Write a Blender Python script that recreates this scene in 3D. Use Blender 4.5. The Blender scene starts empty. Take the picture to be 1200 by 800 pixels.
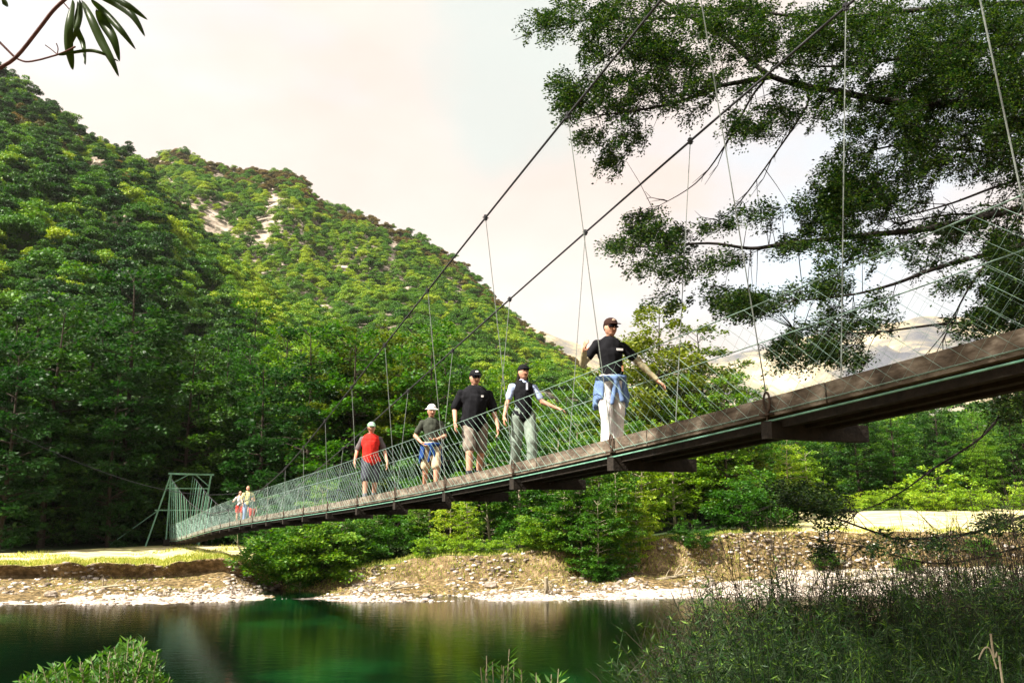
import bpy, math, random
import numpy as np
from mathutils import Vector, Matrix, noise
random.seed(7); RNG = np.random.default_rng(7)
C = bpy.context.scene.collection
F = 1050.0; PITCH = math.radians(10.5); CP, SP = math.cos(PITCH), math.sin(PITCH)
WATER = -4.0
def pdir(px, py):
    a = (px-600)/F; b = (400-py)/F
    return (a, CP-b*SP, SP+b*CP)
def P(px, py, Y):
    """world point at horizontal distance Y seen in that direction from the eye"""
    d = pdir(px, py); t = Y/d[1]
    return Vector((d[0]*t, Y, d[2]*t))
def proj(p):
    dep = p[1]*CP + p[2]*SP
    return (600+F*p[0]/dep, 400-F*(-p[1]*SP+p[2]*CP)/dep)
def nz(x, y=0.0, z=0.0): return noise.noise(Vector((x, y, z)))

# ------------------------------------------------------------- helpers
def new_obj(name, me, parent=None):
    o = bpy.data.objects.new(name, me); C.objects.link(o)
    if parent is not None: o.parent = parent
    return o
def tag(o, label=None, cat=None, group=None, kind=None):
    if label: o['label'] = label
    if cat: o['category'] = cat
    if group: o['group'] = group
    if kind: o['kind'] = kind
    return o
def empty(name, loc=(0,0,0), rz=0.0):
    o = bpy.data.objects.new(name, None); C.objects.link(o)
    o.location = loc; o.rotation_euler = (0,0,rz); o.empty_display_size = .2
    return o
def np_mesh(name, V, Fc, mats, smooth=False, mi=None):
    """V (n,3) float, Fc (m,k) int all faces the same size"""
    V = np.asarray(V, dtype=np.float32); Fc = np.asarray(Fc, dtype=np.int32)
    me = bpy.data.meshes.new(name); n, (m, k) = len(V), Fc.shape
    me.vertices.add(n); me.vertices.foreach_set('co', V.ravel())
    me.loops.add(m*k); me.loops.foreach_set('vertex_index', Fc.ravel())
    me.polygons.add(m); me.polygons.foreach_set('loop_start', np.arange(m, dtype=np.int32)*k)
    me.polygons.foreach_set('loop_total', np.full(m, k, dtype=np.int32))
    if mi is not None: me.polygons.foreach_set('material_index', np.asarray(mi, dtype=np.int32))
    if smooth: me.polygons.foreach_set('use_smooth', np.ones(m, dtype=bool))
    for x in (mats if isinstance(mats, (list, tuple)) else [mats]): me.materials.append(x)
    me.update(calc_edges=True)
    return me
class MB:
    def __init__(s): s.v = []; s.f = []
    def box(s, c, ax, ay, az):
        """centre and three half-axis vectors"""
        c, ax, ay, az = map(Vector, (c, ax, ay, az)); i = len(s.v)
        for sx in (-1,1):
            for sy in (-1,1):
                for sz in (-1,1): s.v.append(c+ax*sx+ay*sy+az*sz)
        for q in ((0,1,3,2),(4,6,7,5),(0,4,5,1),(2,3,7,6),(0,2,6,4),(1,5,7,3)): s.f.append(tuple(i+k for k in q))
    def beam(s, a, b, w, h, up=(0,0,1)):
        a, b = Vector(a), Vector(b); d = b-a; L = d.length
        if L < 1e-6: return
        d.normalize(); side = d.cross(Vector(up))
        if side.length < 1e-4: side = d.cross(Vector((1,0,0)))
        side.normalize(); u = side.cross(d).normalized()
        s.box((a+b)/2, d*L/2, side*w/2, u*h/2)
    def tube(s, pts, r, n=6, cap=True):
        pts = [Vector(p) for p in pts]; m = len(pts)
        rs = r if isinstance(r, (list, tuple)) else [r]*m
        i0 = len(s.v); ref = None
        for k, p in enumerate(pts):
            t = (pts[min(k+1, m-1)]-pts[max(k-1, 0)])
            if t.length < 1e-9: t = Vector((0,0,1))
            t.normalize()
            if ref is None: ref = Vector((0,0,1)) if abs(t.z) < .9 else Vector((1,0,0))
            a = t.cross(ref).normalized(); b = a.cross(t).normalized(); ref = b
            for j in range(n):
                g = 2*math.pi*j/n
                s.v.append(p+(a*math.cos(g)+b*math.sin(g))*rs[k])
        for k in range(m-1):
            for j in range(n):
                j2 = (j+1) % n
                s.f.append((i0+k*n+j, i0+k*n+j2, i0+(k+1)*n+j2, i0+(k+1)*n+j))
        if cap:
            s.f.append(tuple(i0+j for j in range(n))[::-1]); s.f.append(tuple(i0+(m-1)*n+j for j in range(n)))
    def ell(s, c, r, n=12, m=8, mat=None, jit=0.0):
        c = Vector(c); i0 = len(s.v); M = mat or Matrix.Identity(3)
        s.v.append(c+M@Vector((0,0,-r[2])))
        for k in range(1, m):
            th = math.pi*k/m-math.pi/2
            for j in range(n):
                g = 2*math.pi*j/n
                q = Vector((r[0]*math.cos(th)*math.cos(g), r[1]*math.cos(th)*math.sin(g), r[2]*math.sin(th)))
                if jit: q *= 1+jit*random.uniform(-1,1)
                s.v.append(c+M@q)
        s.v.append(c+M@Vector((0,0,r[2]))); top = len(s.v)-1
        for j in range(n):
            j2 = (j+1) % n
            s.f.append((i0, i0+1+j2, i0+1+j)); s.f.append((top, top-n+j, top-n+j2))
            for k in range(m-2):
                a = i0+1+k*n; s.f.append((a+j, a+j2, a+n+j2, a+n+j))
    def capsule(s, a, b, ra, rb, n=12):
        a, b = Vector(a), Vector(b); d = b-a; L = max(d.length, 1e-5); u = d/L
        pts, rs = [], []
        for k in range(5):
            g = math.pi/2*k/4; pts.append(a-u*ra*math.cos(g)); rs.append(max(ra*math.sin(g), ra*.03))
        for k in range(5):
            g = math.pi/2*k/4; pts.append(b+u*rb*math.sin(g)); rs.append(max(rb*math.cos(g), rb*.03))
        s.tube(pts, rs, n)
    def build(s, name, m, parent=None, smooth=False):
        me = bpy.data.meshes.new(name); me.from_pydata([tuple(v) for v in s.v], [], s.f)
        for x in (m if isinstance(m, (list, tuple)) else [m]): me.materials.append(x)
        if smooth: me.polygons.foreach_set('use_smooth', [True]*len(me.polygons))
        me.update()
        return new_obj(name, me, parent)

# ------------------------------------------------------------- materials
def mat(name, build):
    m = bpy.data.materials.new(name); m.use_nodes = True
    nt = m.node_tree; nt.nodes.clear(); build(nt, nt.nodes, nt.links)
    return m
def N(ns, t, **kw):
    n = ns.new(t)
    for k, v in kw.items():
        if k in n.inputs: n.inputs[k].default_value = v
        else: setattr(n, k, v)
    return n
def ramp(ns, stops, interp='LINEAR'):
    r = ns.new('ShaderNodeValToRGB'); e = r.color_ramp.elements; r.color_ramp.interpolation = interp
    while len(e) < len(stops): e.new(.5)
    for k, (p, c) in enumerate(stops): e[k].position = p; e[k].color = (*c, 1)
    return r
def surf(name, stops, scale=8.0, rough=.8, bump=.3, detail=6, bscale=None, metal=0.0, spec=.3, stretch=(1,1,1), bdist=.02):
    def b(nt, ns, L):
        tc = N(ns, 'ShaderNodeTexCoord'); mp = N(ns, 'ShaderNodeMapping'); mp.inputs['Scale'].default_value = stretch
        no = N(ns, 'ShaderNodeTexNoise', Scale=scale, Detail=detail, Roughness=.65)
        L.new(tc.outputs['Object'], mp.inputs[0]); L.new(mp.outputs[0], no.inputs['Vector'])
        r = ramp(ns, stops); L.new(no.outputs['Fac'], r.inputs[0])
        p = N(ns, 'ShaderNodeBsdfPrincipled', Roughness=rough, Metallic=metal); p.inputs['Specular IOR Level'].default_value = spec
        L.new(r.outputs[0], p.inputs['Base Color'])
        n2 = N(ns, 'ShaderNodeTexNoise', Scale=bscale or scale*3, Detail=4)
        L.new(mp.outputs[0], n2.inputs['Vector'])
        bp = N(ns, 'ShaderNodeBump', Strength=bump, Distance=bdist); L.new(n2.outputs['Fac'], bp.inputs['Height'])
        L.new(bp.outputs[0], p.inputs['Normal'])
        o = N(ns, 'ShaderNodeOutputMaterial'); L.new(p.outputs[0], o.inputs[0])
    return mat(name, b)
def leafmat(name, dark, mid, light, trans=.3, objvar=.5, rough=.5, spec=.25):
    def b(nt, ns, L):
        ge = N(ns, 'ShaderNodeNewGeometry'); oi = N(ns, 'ShaderNodeObjectInfo')
        m1 = N(ns, 'ShaderNodeMath', operation='MULTIPLY'); m1.inputs[1].default_value = 1-objvar; L.new(ge.outputs['Random Per Island'], m1.inputs[0])
        m2 = N(ns, 'ShaderNodeMath', operation='MULTIPLY_ADD'); m2.inputs[1].default_value = objvar
        L.new(oi.outputs['Random'], m2.inputs[0]); L.new(m1.outputs[0], m2.inputs[2])
        r = ramp(ns, [(.0, dark), (.5, mid), (1.0, light)]); L.new(m2.outputs[0], r.inputs[0])
        p = N(ns, 'ShaderNodeBsdfPrincipled', Roughness=rough); p.inputs['Specular IOR Level'].default_value = spec
        L.new(r.outputs[0], p.inputs['Base Color'])
        t = N(ns, 'ShaderNodeBsdfTranslucent'); 
        hs = N(ns, 'ShaderNodeHueSaturation', Saturation=1.1, Value=1.6); L.new(r.outputs[0], hs.inputs['Color']); L.new(hs.outputs[0], t.inputs[0])
        mx = N(ns, 'ShaderNodeMixShader'); mx.inputs[0].default_value = trans
        L.new(p.outputs[0], mx.inputs[1]); L.new(t.outputs[0], mx.inputs[2])
        o = N(ns, 'ShaderNodeOutputMaterial'); L.new(mx.outputs[0], o.inputs[0])
    return mat(name, b)
M = {}
M['leaf_beech'] = leafmat('leaf_beech', (.010,.056,.005), (.050,.145,.010), (.19,.30,.020))
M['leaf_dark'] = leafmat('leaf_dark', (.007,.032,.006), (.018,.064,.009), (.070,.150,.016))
M['leaf_yellow'] = leafmat('leaf_yellow', (.080,.190,.012), (.200,.330,.020), (.400,.440,.035))
M['leaf_gold'] = leafmat('leaf_gold', (.045,.080,.010), (.115,.160,.016), (.25,.26,.028))
M['leaf_hill'] = leafmat('leaf_hill', (.012,.070,.004), (.090,.205,.008), (.38,.44,.022), objvar=.65, trans=.2)
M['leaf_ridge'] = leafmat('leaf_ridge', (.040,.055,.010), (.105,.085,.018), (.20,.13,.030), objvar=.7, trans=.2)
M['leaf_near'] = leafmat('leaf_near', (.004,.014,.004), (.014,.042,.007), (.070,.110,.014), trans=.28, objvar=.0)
M['leaf_shrub'] = leafmat('leaf_shrub', (.004,.018,.004), (.018,.070,.010), (.17,.28,.035), trans=.2, objvar=.3)
M['leaf_bush'] = leafmat('leaf_bush', (.020,.075,.010), (.050,.140,.015), (.120,.240,.030), trans=.3, objvar=.1)
M['leaf_lance'] = leafmat('leaf_lance', (.022,.040,.006), (.030,.055,.008), (.045,.070,.010), trans=.25, objvar=.0, rough=.35)
M['grass'] = leafmat('grass_blades', (.13,.20,.02), (.30,.34,.05), (.55,.48,.16), trans=.3, objvar=0)
M['bark'] = surf('bark', [(.3,(.018,.013,.009)),(.7,(.055,.042,.028))], 14, .9, .6, stretch=(1,1,.25))
M['bark_pale'] = surf('bark_pale', [(.3,(.20,.17,.11)),(.7,(.42,.36,.25))], 14, .9, .6, stretch=(1,1,.25))
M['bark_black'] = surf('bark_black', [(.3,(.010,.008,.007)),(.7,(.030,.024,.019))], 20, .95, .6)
M['wood_kerb'] = surf('weathered_kerb_wood', [(.32,(.045,.032,.022)),(.5,(.13,.098,.070)),(.68,(.30,.25,.19))], 3, .85, .5, stretch=(1,1,2.5))
M['wood_deck'] = surf('deck_wood', [(.3,(.09,.07,.05)),(.7,(.20,.165,.12))], 9, .9, .4)
M['wood_beam'] = surf('dark_bearer_wood', [(.3,(.010,.008,.006)),(.7,(.032,.024,.017))], 8, .9, .5)
M['cable'] = surf('steel_cable', [(.3,(.03,.03,.035)),(.7,(.08,.08,.085))], 60, .55, .3, metal=.4)
M['rod'] = surf('galvanised_rod', [(.3,(.13,.15,.14)),(.7,(.26,.28,.25))], 40, .5, .2, metal=.2)
M['net'] = surf('galvanised_green_wire', [(.3,(.12,.22,.17)),(.7,(.32,.43,.36))], 30, .5, .1, metal=.1)
M['green_steel'] = surf('green_painted_steel', [(.3,(.10,.26,.18)),(.7,(.22,.42,.31))], 12, .55, .1)
M['rust'] = surf('rusty_shackle', [(.3,(.04,.03,.025)),(.7,(.14,.09,.06))], 50, .7, .4, metal=.4)
M['gravel'] = surf('river_gravel', [(.25,(.08,.06,.04)),(.42,(.30,.24,.18)),(.55,(.55,.48,.41)),(.75,(.82,.76,.70))], 5.0, .95, .9, detail=12, bscale=9, bdist=.12)
M['slope'] = surf('stony_grass_slope', [(.33,(.018,.014,.006)),(.46,(.09,.062,.022)),(.57,(.22,.15,.06)),(.72,(.60,.48,.32))], 4.5, .95, .9, detail=12, bscale=6, bdist=.12)
M['scarp'] = surf('eroded_soil_scarp', [(.3,(.045,.030,.014)),(.52,(.17,.115,.055)),(.72,(.42,.31,.18))], 3.2, .95, 1.0, detail=10, bscale=5, bdist=.15)
M['terrace'] = surf('dry_grass_terrace', [(.28,(.22,.26,.05)),(.42,(.46,.42,.16)),(.58,(.66,.56,.32)),(.8,(.78,.69,.50))], .55, .95, .5, detail=9, bscale=14)
M['hill_soil'] = surf('forest_floor', [(.3,(.012,.026,.006)),(.55,(.03,.052,.010)),(.8,(.06,.07,.02))], .22, .95, .6, bscale=1.0)
M['rock'] = surf('pale_cliff_rock', [(.36,(.04,.045,.02)),(.46,(.20,.16,.12)),(.56,(.34,.28,.22)),(.72,(.60,.52,.45))], .16, .95, 1.0, detail=12, bscale=.8, bdist=.6)
M['stone'] = None
def _stone(nt, ns, L):
    ge = N(ns, 'ShaderNodeNewGeometry'); r = ramp(ns, [(0,(.08,.06,.04)),(.4,(.22,.175,.13)),(.75,(.42,.36,.30)),(1,(.72,.66,.60))])
    L.new(ge.outputs['Random Per Island'], r.inputs[0])
    p = N(ns, 'ShaderNodeBsdfPrincipled', Roughness=.9); L.new(r.outputs[0], p.inputs['Base Color'])
    o = N(ns, 'ShaderNodeOutputMaterial'); L.new(p.outputs[0], o.inputs[0])
M['stone'] = mat('river_stone', _stone)
def _mount(nt, ns, L):
    tc = N(ns, 'ShaderNodeTexCoord')
    no = N(ns, 'ShaderNodeTexNoise', Scale=.0045, Detail=12, Roughness=.65); L.new(tc.outputs['Object'], no.inputs['Vector'])
    r = ramp(ns, [(.38,(.07,.075,.09)),(.46,(.15,.14,.12)),(.53,(.34,.28,.17)),(.62,(.60,.53,.40))]); L.new(no.outputs['Fac'], r.inputs[0])
    p = N(ns, 'ShaderNodeBsdfPrincipled', Roughness=.95); L.new(r.outputs[0], p.inputs['Base Color'])
    bp = N(ns, 'ShaderNodeBump', Strength=.8, Distance=40.0); L.new(no.outputs['Fac'], bp.inputs['Height']); L.new(bp.outputs[0], p.inputs['Normal'])
    o = N(ns, 'ShaderNodeOutputMaterial'); L.new(p.outputs[0], o.inputs[0])
M['mountain'] = mat('mountain_rock', _mount)
def _water(nt, ns, L):
    tc = N(ns, 'ShaderNodeTexCoord')
    p = N(ns, 'ShaderNodeBsdfPrincipled', Roughness=.045, IOR=1.34)
    nb = N(ns, 'ShaderNodeTexNoise', Scale=.16, Detail=4); L.new(tc.outputs['Object'], nb.inputs['Vector'])
    r = ramp(ns, [(.35,(.0003,.0016,.0008)),(.56,(.0006,.007,.0024)),(.72,(.003,.045,.010))]); L.new(nb.outputs['Fac'], r.inputs[0])
    L.new(r.outputs[0], p.inputs['Base Color'])
    mp = N(ns, 'ShaderNodeMapping'); mp.inputs['Scale'].default_value = (1.0, 1.6, 1); L.new(tc.outputs['Object'], mp.inputs[0])
    n1 = N(ns, 'ShaderNodeTexNoise', Scale=2.2, Detail=5, Roughness=.6); L.new(mp.outputs[0], n1.inputs['Vector'])
    b1 = N(ns, 'ShaderNodeBump', Strength=.13, Distance=.06); L.new(n1.outputs['Fac'], b1.inputs['Height'])
    L.new(b1.outputs[0], p.inputs['Normal'])
    o = N(ns, 'ShaderNodeOutputMaterial'); L.new(p.outputs[0], o.inputs[0])
M['water'] = mat('river_water', _water)
def cloth(name, col, var=.25, rough=.9):
    d = tuple(c*(1-var) for c in col); l = tuple(min(1, c*(1+var)) for c in col)
    return surf(name, [(.35,d),(.65,l)], 9, rough, .35, bscale=22, spec=.1, bdist=.012)

# ------------------------------------------------------------- camera, light, sky
cam = bpy.data.cameras.new('camera'); co = bpy.data.objects.new('camera', cam); C.objects.link(co)
cam.sensor_width = 36; cam.lens = 36*F/1200; cam.clip_end = 20000; cam.clip_start = .05
co.location = (0,0,0); co.rotation_euler = (math.pi/2+PITCH, 0, 0)
bpy.context.scene.camera = co
TOSUN = Vector((-.70, -.50, 1.0)).normalized()
EL = math.asin(TOSUN.z); AZ = math.atan2(TOSUN.x, TOSUN.y)
sun = bpy.data.lights.new('sun', 'SUN'); sun.energy = 5.0; sun.angle = math.radians(.55); sun.color = (1, .94, .84)
so = bpy.data.objects.new('sun', sun); C.objects.link(so)
so.rotation_euler = (-TOSUN).to_track_quat('-Z', 'Y').to_euler()
w = bpy.data.worlds.new('World'); bpy.context.scene.world = w; w.use_nodes = True
ns, L = w.node_tree.nodes, w.node_tree.links; ns.clear()
sky = N(ns, 'ShaderNodeTexSky', sky_type='NISHITA', sun_disc=False, sun_elevation=EL, sun_rotation=AZ)
bg = N(ns, 'ShaderNodeBackground', Strength=.062); out = N(ns, 'ShaderNodeOutputWorld')
tc = N(ns, 'ShaderNodeTexCoord')
mp = N(ns, 'ShaderNodeMapping'); mp.inputs['Scale'].default_value = (1, 1, 2.2); mp.inputs['Location'].default_value = (.33, .1, .05)
n1 = N(ns, 'ShaderNodeTexNoise', Scale=2.1, Detail=7, Roughness=.5); L.new(tc.outputs['Generated'], mp.inputs[0]); L.new(mp.outputs[0], n1.inputs['Vector'])
cr = ramp(ns, [(.30,(.0,.0,.0)),(.50,(1,1,1))]); L.new(n1.outputs['Fac'], cr.inputs[0])
n2 = N(ns, 'ShaderNodeTexNoise', Scale=1.7, Detail=5, Roughness=.55)
mp2 = N(ns, 'ShaderNodeMapping'); mp2.inputs['Scale'].default_value = (1, 1, 2.0); mp2.inputs['Location'].default_value = (3.1, 1.2, .4)
L.new(tc.outputs['Generated'], mp2.inputs[0]); L.new(mp2.outputs[0], n2.inputs['Vector'])
cc = ramp(ns, [(.36,(5.2,4.25,3.85)),(.52,(5.6,5.0,4.6)),(.64,(6.2,5.9,5.6))]); L.new(n2.outputs['Fac'], cc.inputs[0])
mix = N(ns, 'ShaderNodeMix', data_type='RGBA'); L.new(cr.outputs[0], mix.inputs['Factor'])
sm = N(ns, 'ShaderNodeMix', data_type='RGBA', blend_type='ADD'); sm.inputs['Factor'].default_value = 1
L.new(sky.outputs[0], sm.inputs[6]); sm.inputs[7].default_value = (2.6,2.9,2.4,1)
L.new(sm.outputs[2], mix.inputs[6]); L.new(cc.outputs[0], mix.inputs[7])
# one thin gap in the cloud cover, in its own direction of the sky
dt = N(ns, 'ShaderNodeVectorMath', operation='DOT_PRODUCT'); gd = Vector((-.005,.93,.50)).normalized(); dt.inputs[1].default_value = gd; L.new(tc.outputs['Generated'], dt.inputs[0])
n3 = N(ns, 'ShaderNodeTexNoise', Scale=7, Detail=4); L.new(tc.outputs['Generated'], n3.inputs['Vector'])
ad = N(ns, 'ShaderNodeMath', operation='MULTIPLY_ADD'); ad.inputs[1].default_value = .03; L.new(n3.outputs['Fac'], ad.inputs[0]); L.new(dt.outputs['Value'], ad.inputs[2])
gp = N(ns, 'ShaderNodeMapRange'); gp.interpolation_type = 'SMOOTHSTEP'; gp.inputs['From Min'].default_value = 1.002; gp.inputs['From Max'].default_value = 1.016; gp.inputs['To Max'].default_value = .75; L.new(ad.outputs[0], gp.inputs['Value'])
mg = N(ns, 'ShaderNodeMix', data_type='RGBA'); L.new(gp.outputs[0], mg.inputs['Factor']); L.new(mix.outputs[2], mg.inputs[6]); mg.inputs[7].default_value = (3.8,4.5,4.4,1)
L.new(mg.outputs[2], bg.inputs[0]); L.new(bg.outputs[0], out.inputs[0])
sc = bpy.context.scene
sc.view_settings.view_transform = 'Standard'; sc.view_settings.look = 'None'; sc.view_settings.gamma = 1
sc.view_settings.exposure = 1.6
sc.cycles.max_bounces = 6; sc.cycles.diffuse_bounces = 2; sc.cycles.glossy_bounces = 2; sc.cycles.transmission_bounces = 3
sc.cycles.transparent_max_bounces = 4; sc.cycles.volume_bounces = 0; sc.cycles.use_denoising = True
sc.cycles.caustics_reflective = False; sc.cycles.caustics_refractive = False

# ------------------------------------------------------------- bank profile table (where the land lies)
def interp(tab, x): return float(np.interp(x, [t[0] for t in tab], [t[1] for t in tab]))
SHORE = [(-900,712),(0,708),(200,707),(300,703),(330,701),(420,705),(640,703),(760,701),(905,699),(1200,694),(2000,690)]
TOPPY = [(-900,668),(0,663),(140,659),(190,663),(230,656),(262,651),(300,668),(335,688),(370,682),(420,665),(500,654),(640,645),(760,631),(850,626),(905,622),(1200,624),(2000,620)]
TOPY = [(-900,45),(0,45),(300,46.5),(420,46),(640,47),(905,50),(2000,54)]
BASEPY = [(-900,680),(0,676),(200,676),(262,668),(300,684),(335,694),(420,682),(500,680),(640,676),(760,670),(905,668),(1200,662),(2000,660)]
BACKY = [(-900,50),(0,56),(200,68),(300,66),(420,62),(640,60),(850,66),(905,78),(1200,84),(2000,90)]
BACKPY = [(-900,655),(0,648),(200,638),(300,640),(420,641),(640,634),(850,613),(905,600),(1200,596),(2000,592)]
FOOTY = [(-900,70),(0,80),(420,86),(640,86),(900,110),(1200,120),(2000,130)]
FOOTPY = [(-900,640),(0,630),(420,620),(640,612),(900,585),(1200,580),(2000,580)]
R1Y = [(-900,330),(0,330),(330,300),(600,230),(800,200),(2000,220)]
R1PY = [(-900,-60),(-200,20),(0,96),(100,166),(165,205),(230,284),(330,370),(450,425),(600,492),(700,525),(800,545),(850,552),(960,540),(1040,528),(1120,516),(1200,508),(1500,480),(2000,470)]
cols = np.arange(-1000, 2000, 10.0)
def shoreY(c, py):
    d = pdir(c, py); return WATER/d[2]*d[1]
def column(c):
    wob = nz(c*.02, 3.3)
    w2 = nz(c*.055, 9.1)
    ys = shoreY(c, interp(SHORE, c)+w2*1.6)
    ty = interp(TOPY, c)+wob*.8
    K = [(22, P(c, 0, 22).x*1.0, -6.2), ]
    def kp(Y, py): q = P(c, py, Y); return (Y, q.x, q.z)
    tp = interp(TOPPY, c)+w2*4.0+2.5*nz(c*.13, 4.4)
    bp = max(interp(BASEPY, c), tp+5)
    sh = P(c, interp(SHORE, c), ys)
    K = [(22, sh.x*22/ys, -6.4), (ys, sh.x, WATER-.0), kp(ty-1.0 if c > 330 else ty+.25, bp), kp(ty if c > 330 else ty-.35, tp), kp(interp(BACKY, c), interp(BACKPY, c)), kp(interp(FOOTY, c), interp(FOOTPY, c)), kp(interp(R1Y, c), interp(R1PY, c))]
    K.append((K[-1][0]+150, K[-1][1]*1.4, -20))
    return K
SEG = [6, 22, 5, 18, 8, 60, 5]
grid = []
for c in cols:
    K = column(c); col = []
    for k, n in enumerate(SEG):
        a, b = K[k], K[k+1]
        for i in range(n):
            t = i/n; Y = a[0]+(b[0]-a[0])*t; X = a[1]+(b[1]-a[1])*t; tz = t
            if k == 1: tz = .35*t+.65*t*t
            if k == 5: tz = t*.85+.15*t*t
            Z = a[2]+(b[2]-a[2])*tz
            if k == 1: Z += .16*nz(X*.9, Y*.9)*math.sin(math.pi*t)+.42*nz(X*.25, Y*.3, 4)*math.sin(math.pi*t)
            if k == 3: Z += .06*nz(X*.5, Y*.5, 2)*math.sin(math.pi*t)
            if k == 5:
                e = math.sin(math.pi*min(1, t*1.05))**.7 if t < .95 else .2
                Z += e*(9*nz(X*.016, Y*.012, 1)+4.5*nz(X*.04, Y*.035, 5))
            col.append((X, Y, Z))
    col.append(K[-1]and(K[-1][1], K[-1][0], K[-1][2])); grid.append(col)
G = np.array(grid)                       # [col,row,xyz]
rows0 = np.cumsum([0]+SEG)
def grid_mesh(name, G, mi, mats, smooth=True):
    nc, nr = G.shape[:2]
    idx = np.arange(nc*nr).reshape(nc, nr)
    Fc = np.stack([idx[:-1,:-1], idx[1:,:-1], idx[1:,1:], idx[:-1,1:]], -1).reshape(-1, 4)
    return np_mesh(name, G.reshape(-1,3), Fc, mats, smooth, mi)
rowmat = np.zeros(G.shape[1]-1, int)
for k in range(len(SEG)): rowmat[rows0[k]:rows0[k+1]] = k
MI = np.zeros((len(cols)-1, G.shape[1]-1), int)
for i in range(len(cols)-1):
    c = cols[i]
    gl = .5+9*np.clip(interp([(0,.25),(90,.35),(180,.75),(290,.7),(330,.2),(420,.5),(560,.6),(760,.7),(900,1.7),(1200,1.9)], c)+.35*nz(c*.03, 1.1), .0, 2)
    for j in range(G.shape[1]-1):
        k = rowmat[j]
        if k == 0: m = 0
        elif k == 1: m = 0 if c > 900 and nz(c*.05, j*.25) > -.28 else 0 if (j-rows0[1]) < gl+2*nz(c*.11, j*.5) else 1
        elif k == 2: m = 2 if c < 640 else (1 if c > 860 else (2 if nz(c*.05, 7) > -.1 else 1))
        elif k == 3: m = 3 if (c < 330 or c > 880) else 4
        else: m = 4
        MI[i, j] = m
go = new_obj('far_bank_ground', grid_mesh('far_bank_ground', G, MI.ravel(), [M['gravel'], M['slope'], M['scarp'], M['terrace'], M['hill_soil']]))
tag(go, kind='structure')
def gpt(c, r):
    """surface point at column value c (photo column) and fractional row r"""
    ci = np.clip((c-cols[0])/10.0, 0, len(cols)-1.001); i = int(ci); f = ci-i
    j = int(min(r, G.shape[1]-1.001)); g = r-j
    return (G[i,j]*(1-f)*(1-g)+G[i+1,j]*f*(1-g)+G[i,j+1]*(1-f)*g+G[i+1,j+1]*f*g)
def gY(c, Y):
    ci = int(np.clip(round((c-cols[0])/10.0), 0, len(cols)-1))
    r = float(np.interp(Y, G[ci,:,1], np.arange(G.shape[1]))); return gpt(c, r)

# second hill further up the valley
R2 = [(-300,120),(0,150),(165,192),(190,184),(210,182),(235,188),(260,200),(300,204),(345,208),(366,226),(376,244),(430,258),(490,280),(530,304),(560,330),(590,368),(640,404),(690,444),(760,485),(850,530),(1000,560)]
c2 = np.arange(-300, 1010, 12.0); g2 = []
for c in c2:
    r = interp(R2, c); Yr = 640-.12*c; top = P(c, r, Yr); Y0 = 270; base = P(c, max(r+30, 470), Y0); col = []
    for i in range(60):
        t = i/54.0; X = base.x+(top.x-base.x)*min(t,1); Y = base.y+(top.y-base.y)*t
        Z = base.z+(top.z-base.z)*(t if t <= 1 else 1-3*(t-1))
        e = math.sin(math.pi*min(t,1))**.6 if t < 1 else 0
        Z += e*(20*nz(X*.010, Y*.006, 8)+9*nz(X*.03, Y*.02, 5))
        if t > 1: X = top.x*(1+.3*(t-1))
        col.append((X, Y, Z))
    g2.append(col)
G2 = np.array(g2)
# bare cliff patches of the second hill (photo column, row in profile, size)
def cliff(c, X, Z, pyy):
    s = 0
    for (a, b, ra, rb) in ((247,262,9,16),(318,238,14,12),(312,270,7,18),(298,288,5,8),(262,268,5,9),(253,205,7,4),(460,300,5,22),(468,330,9,5),(538,342,5,5),(270,240,4,3)):
        s = max(s, 1-((c-a)/(ra*1.25))**2-((pyy-b)/(rb*1.25))**2)
    return s
MI2 = np.zeros((len(c2)-1, 59), int)
go = new_obj('valley_hill', grid_mesh('valley_hill', G2, MI2.ravel(), [M['hill_soil'], M['rock']])); tag(go, kind='structure')

# far mountains
R3 = [(-200,430),(400,420),(560,392),(590,378),(605,377),(640,390),(690,408),(760,432),(840,420),(900,405),(960,392),(1020,382),(1080,372),(1130,370),(1200,384),(1300,350),(1500,300),(1900,340)]
c3 = np.arange(-200, 1900, 8.0); g3 = []
for c in c3:
    r = interp(R3, c)+3*nz(c*.03, 2)+1.5*nz(c*.09, 2); Yr = 2500+300*nz(c*.004, 1.5); top = P(c, r, Yr); base = P(c, 600, 1200); col = []
    for i in range(50):
        t = i/44.0; X = base.x+(top.x-base.x)*min(t,1); Y = base.y+(top.y-base.y)*t
        Z = base.z+(top.z-base.z)*(t if t <= 1 else 1-3*(t-1))
        e = math.sin(math.pi*min(t,1)) if t < 1 else 0
        Z += e*(120*nz(X*.003, Y*.001, 8)+50*nz(X*.009, Y*.004, 5)+16*nz(X*.03, Y*.015, 5))
        col.append((X, Y, Z))
    g3.append(col)
G3 = np.array(g3)
go = new_obj('mountains', grid_mesh('mountains', G3, np.zeros((len(c3)-1)*49, int), [M['mountain']])); tag(go, kind='structure')

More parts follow.
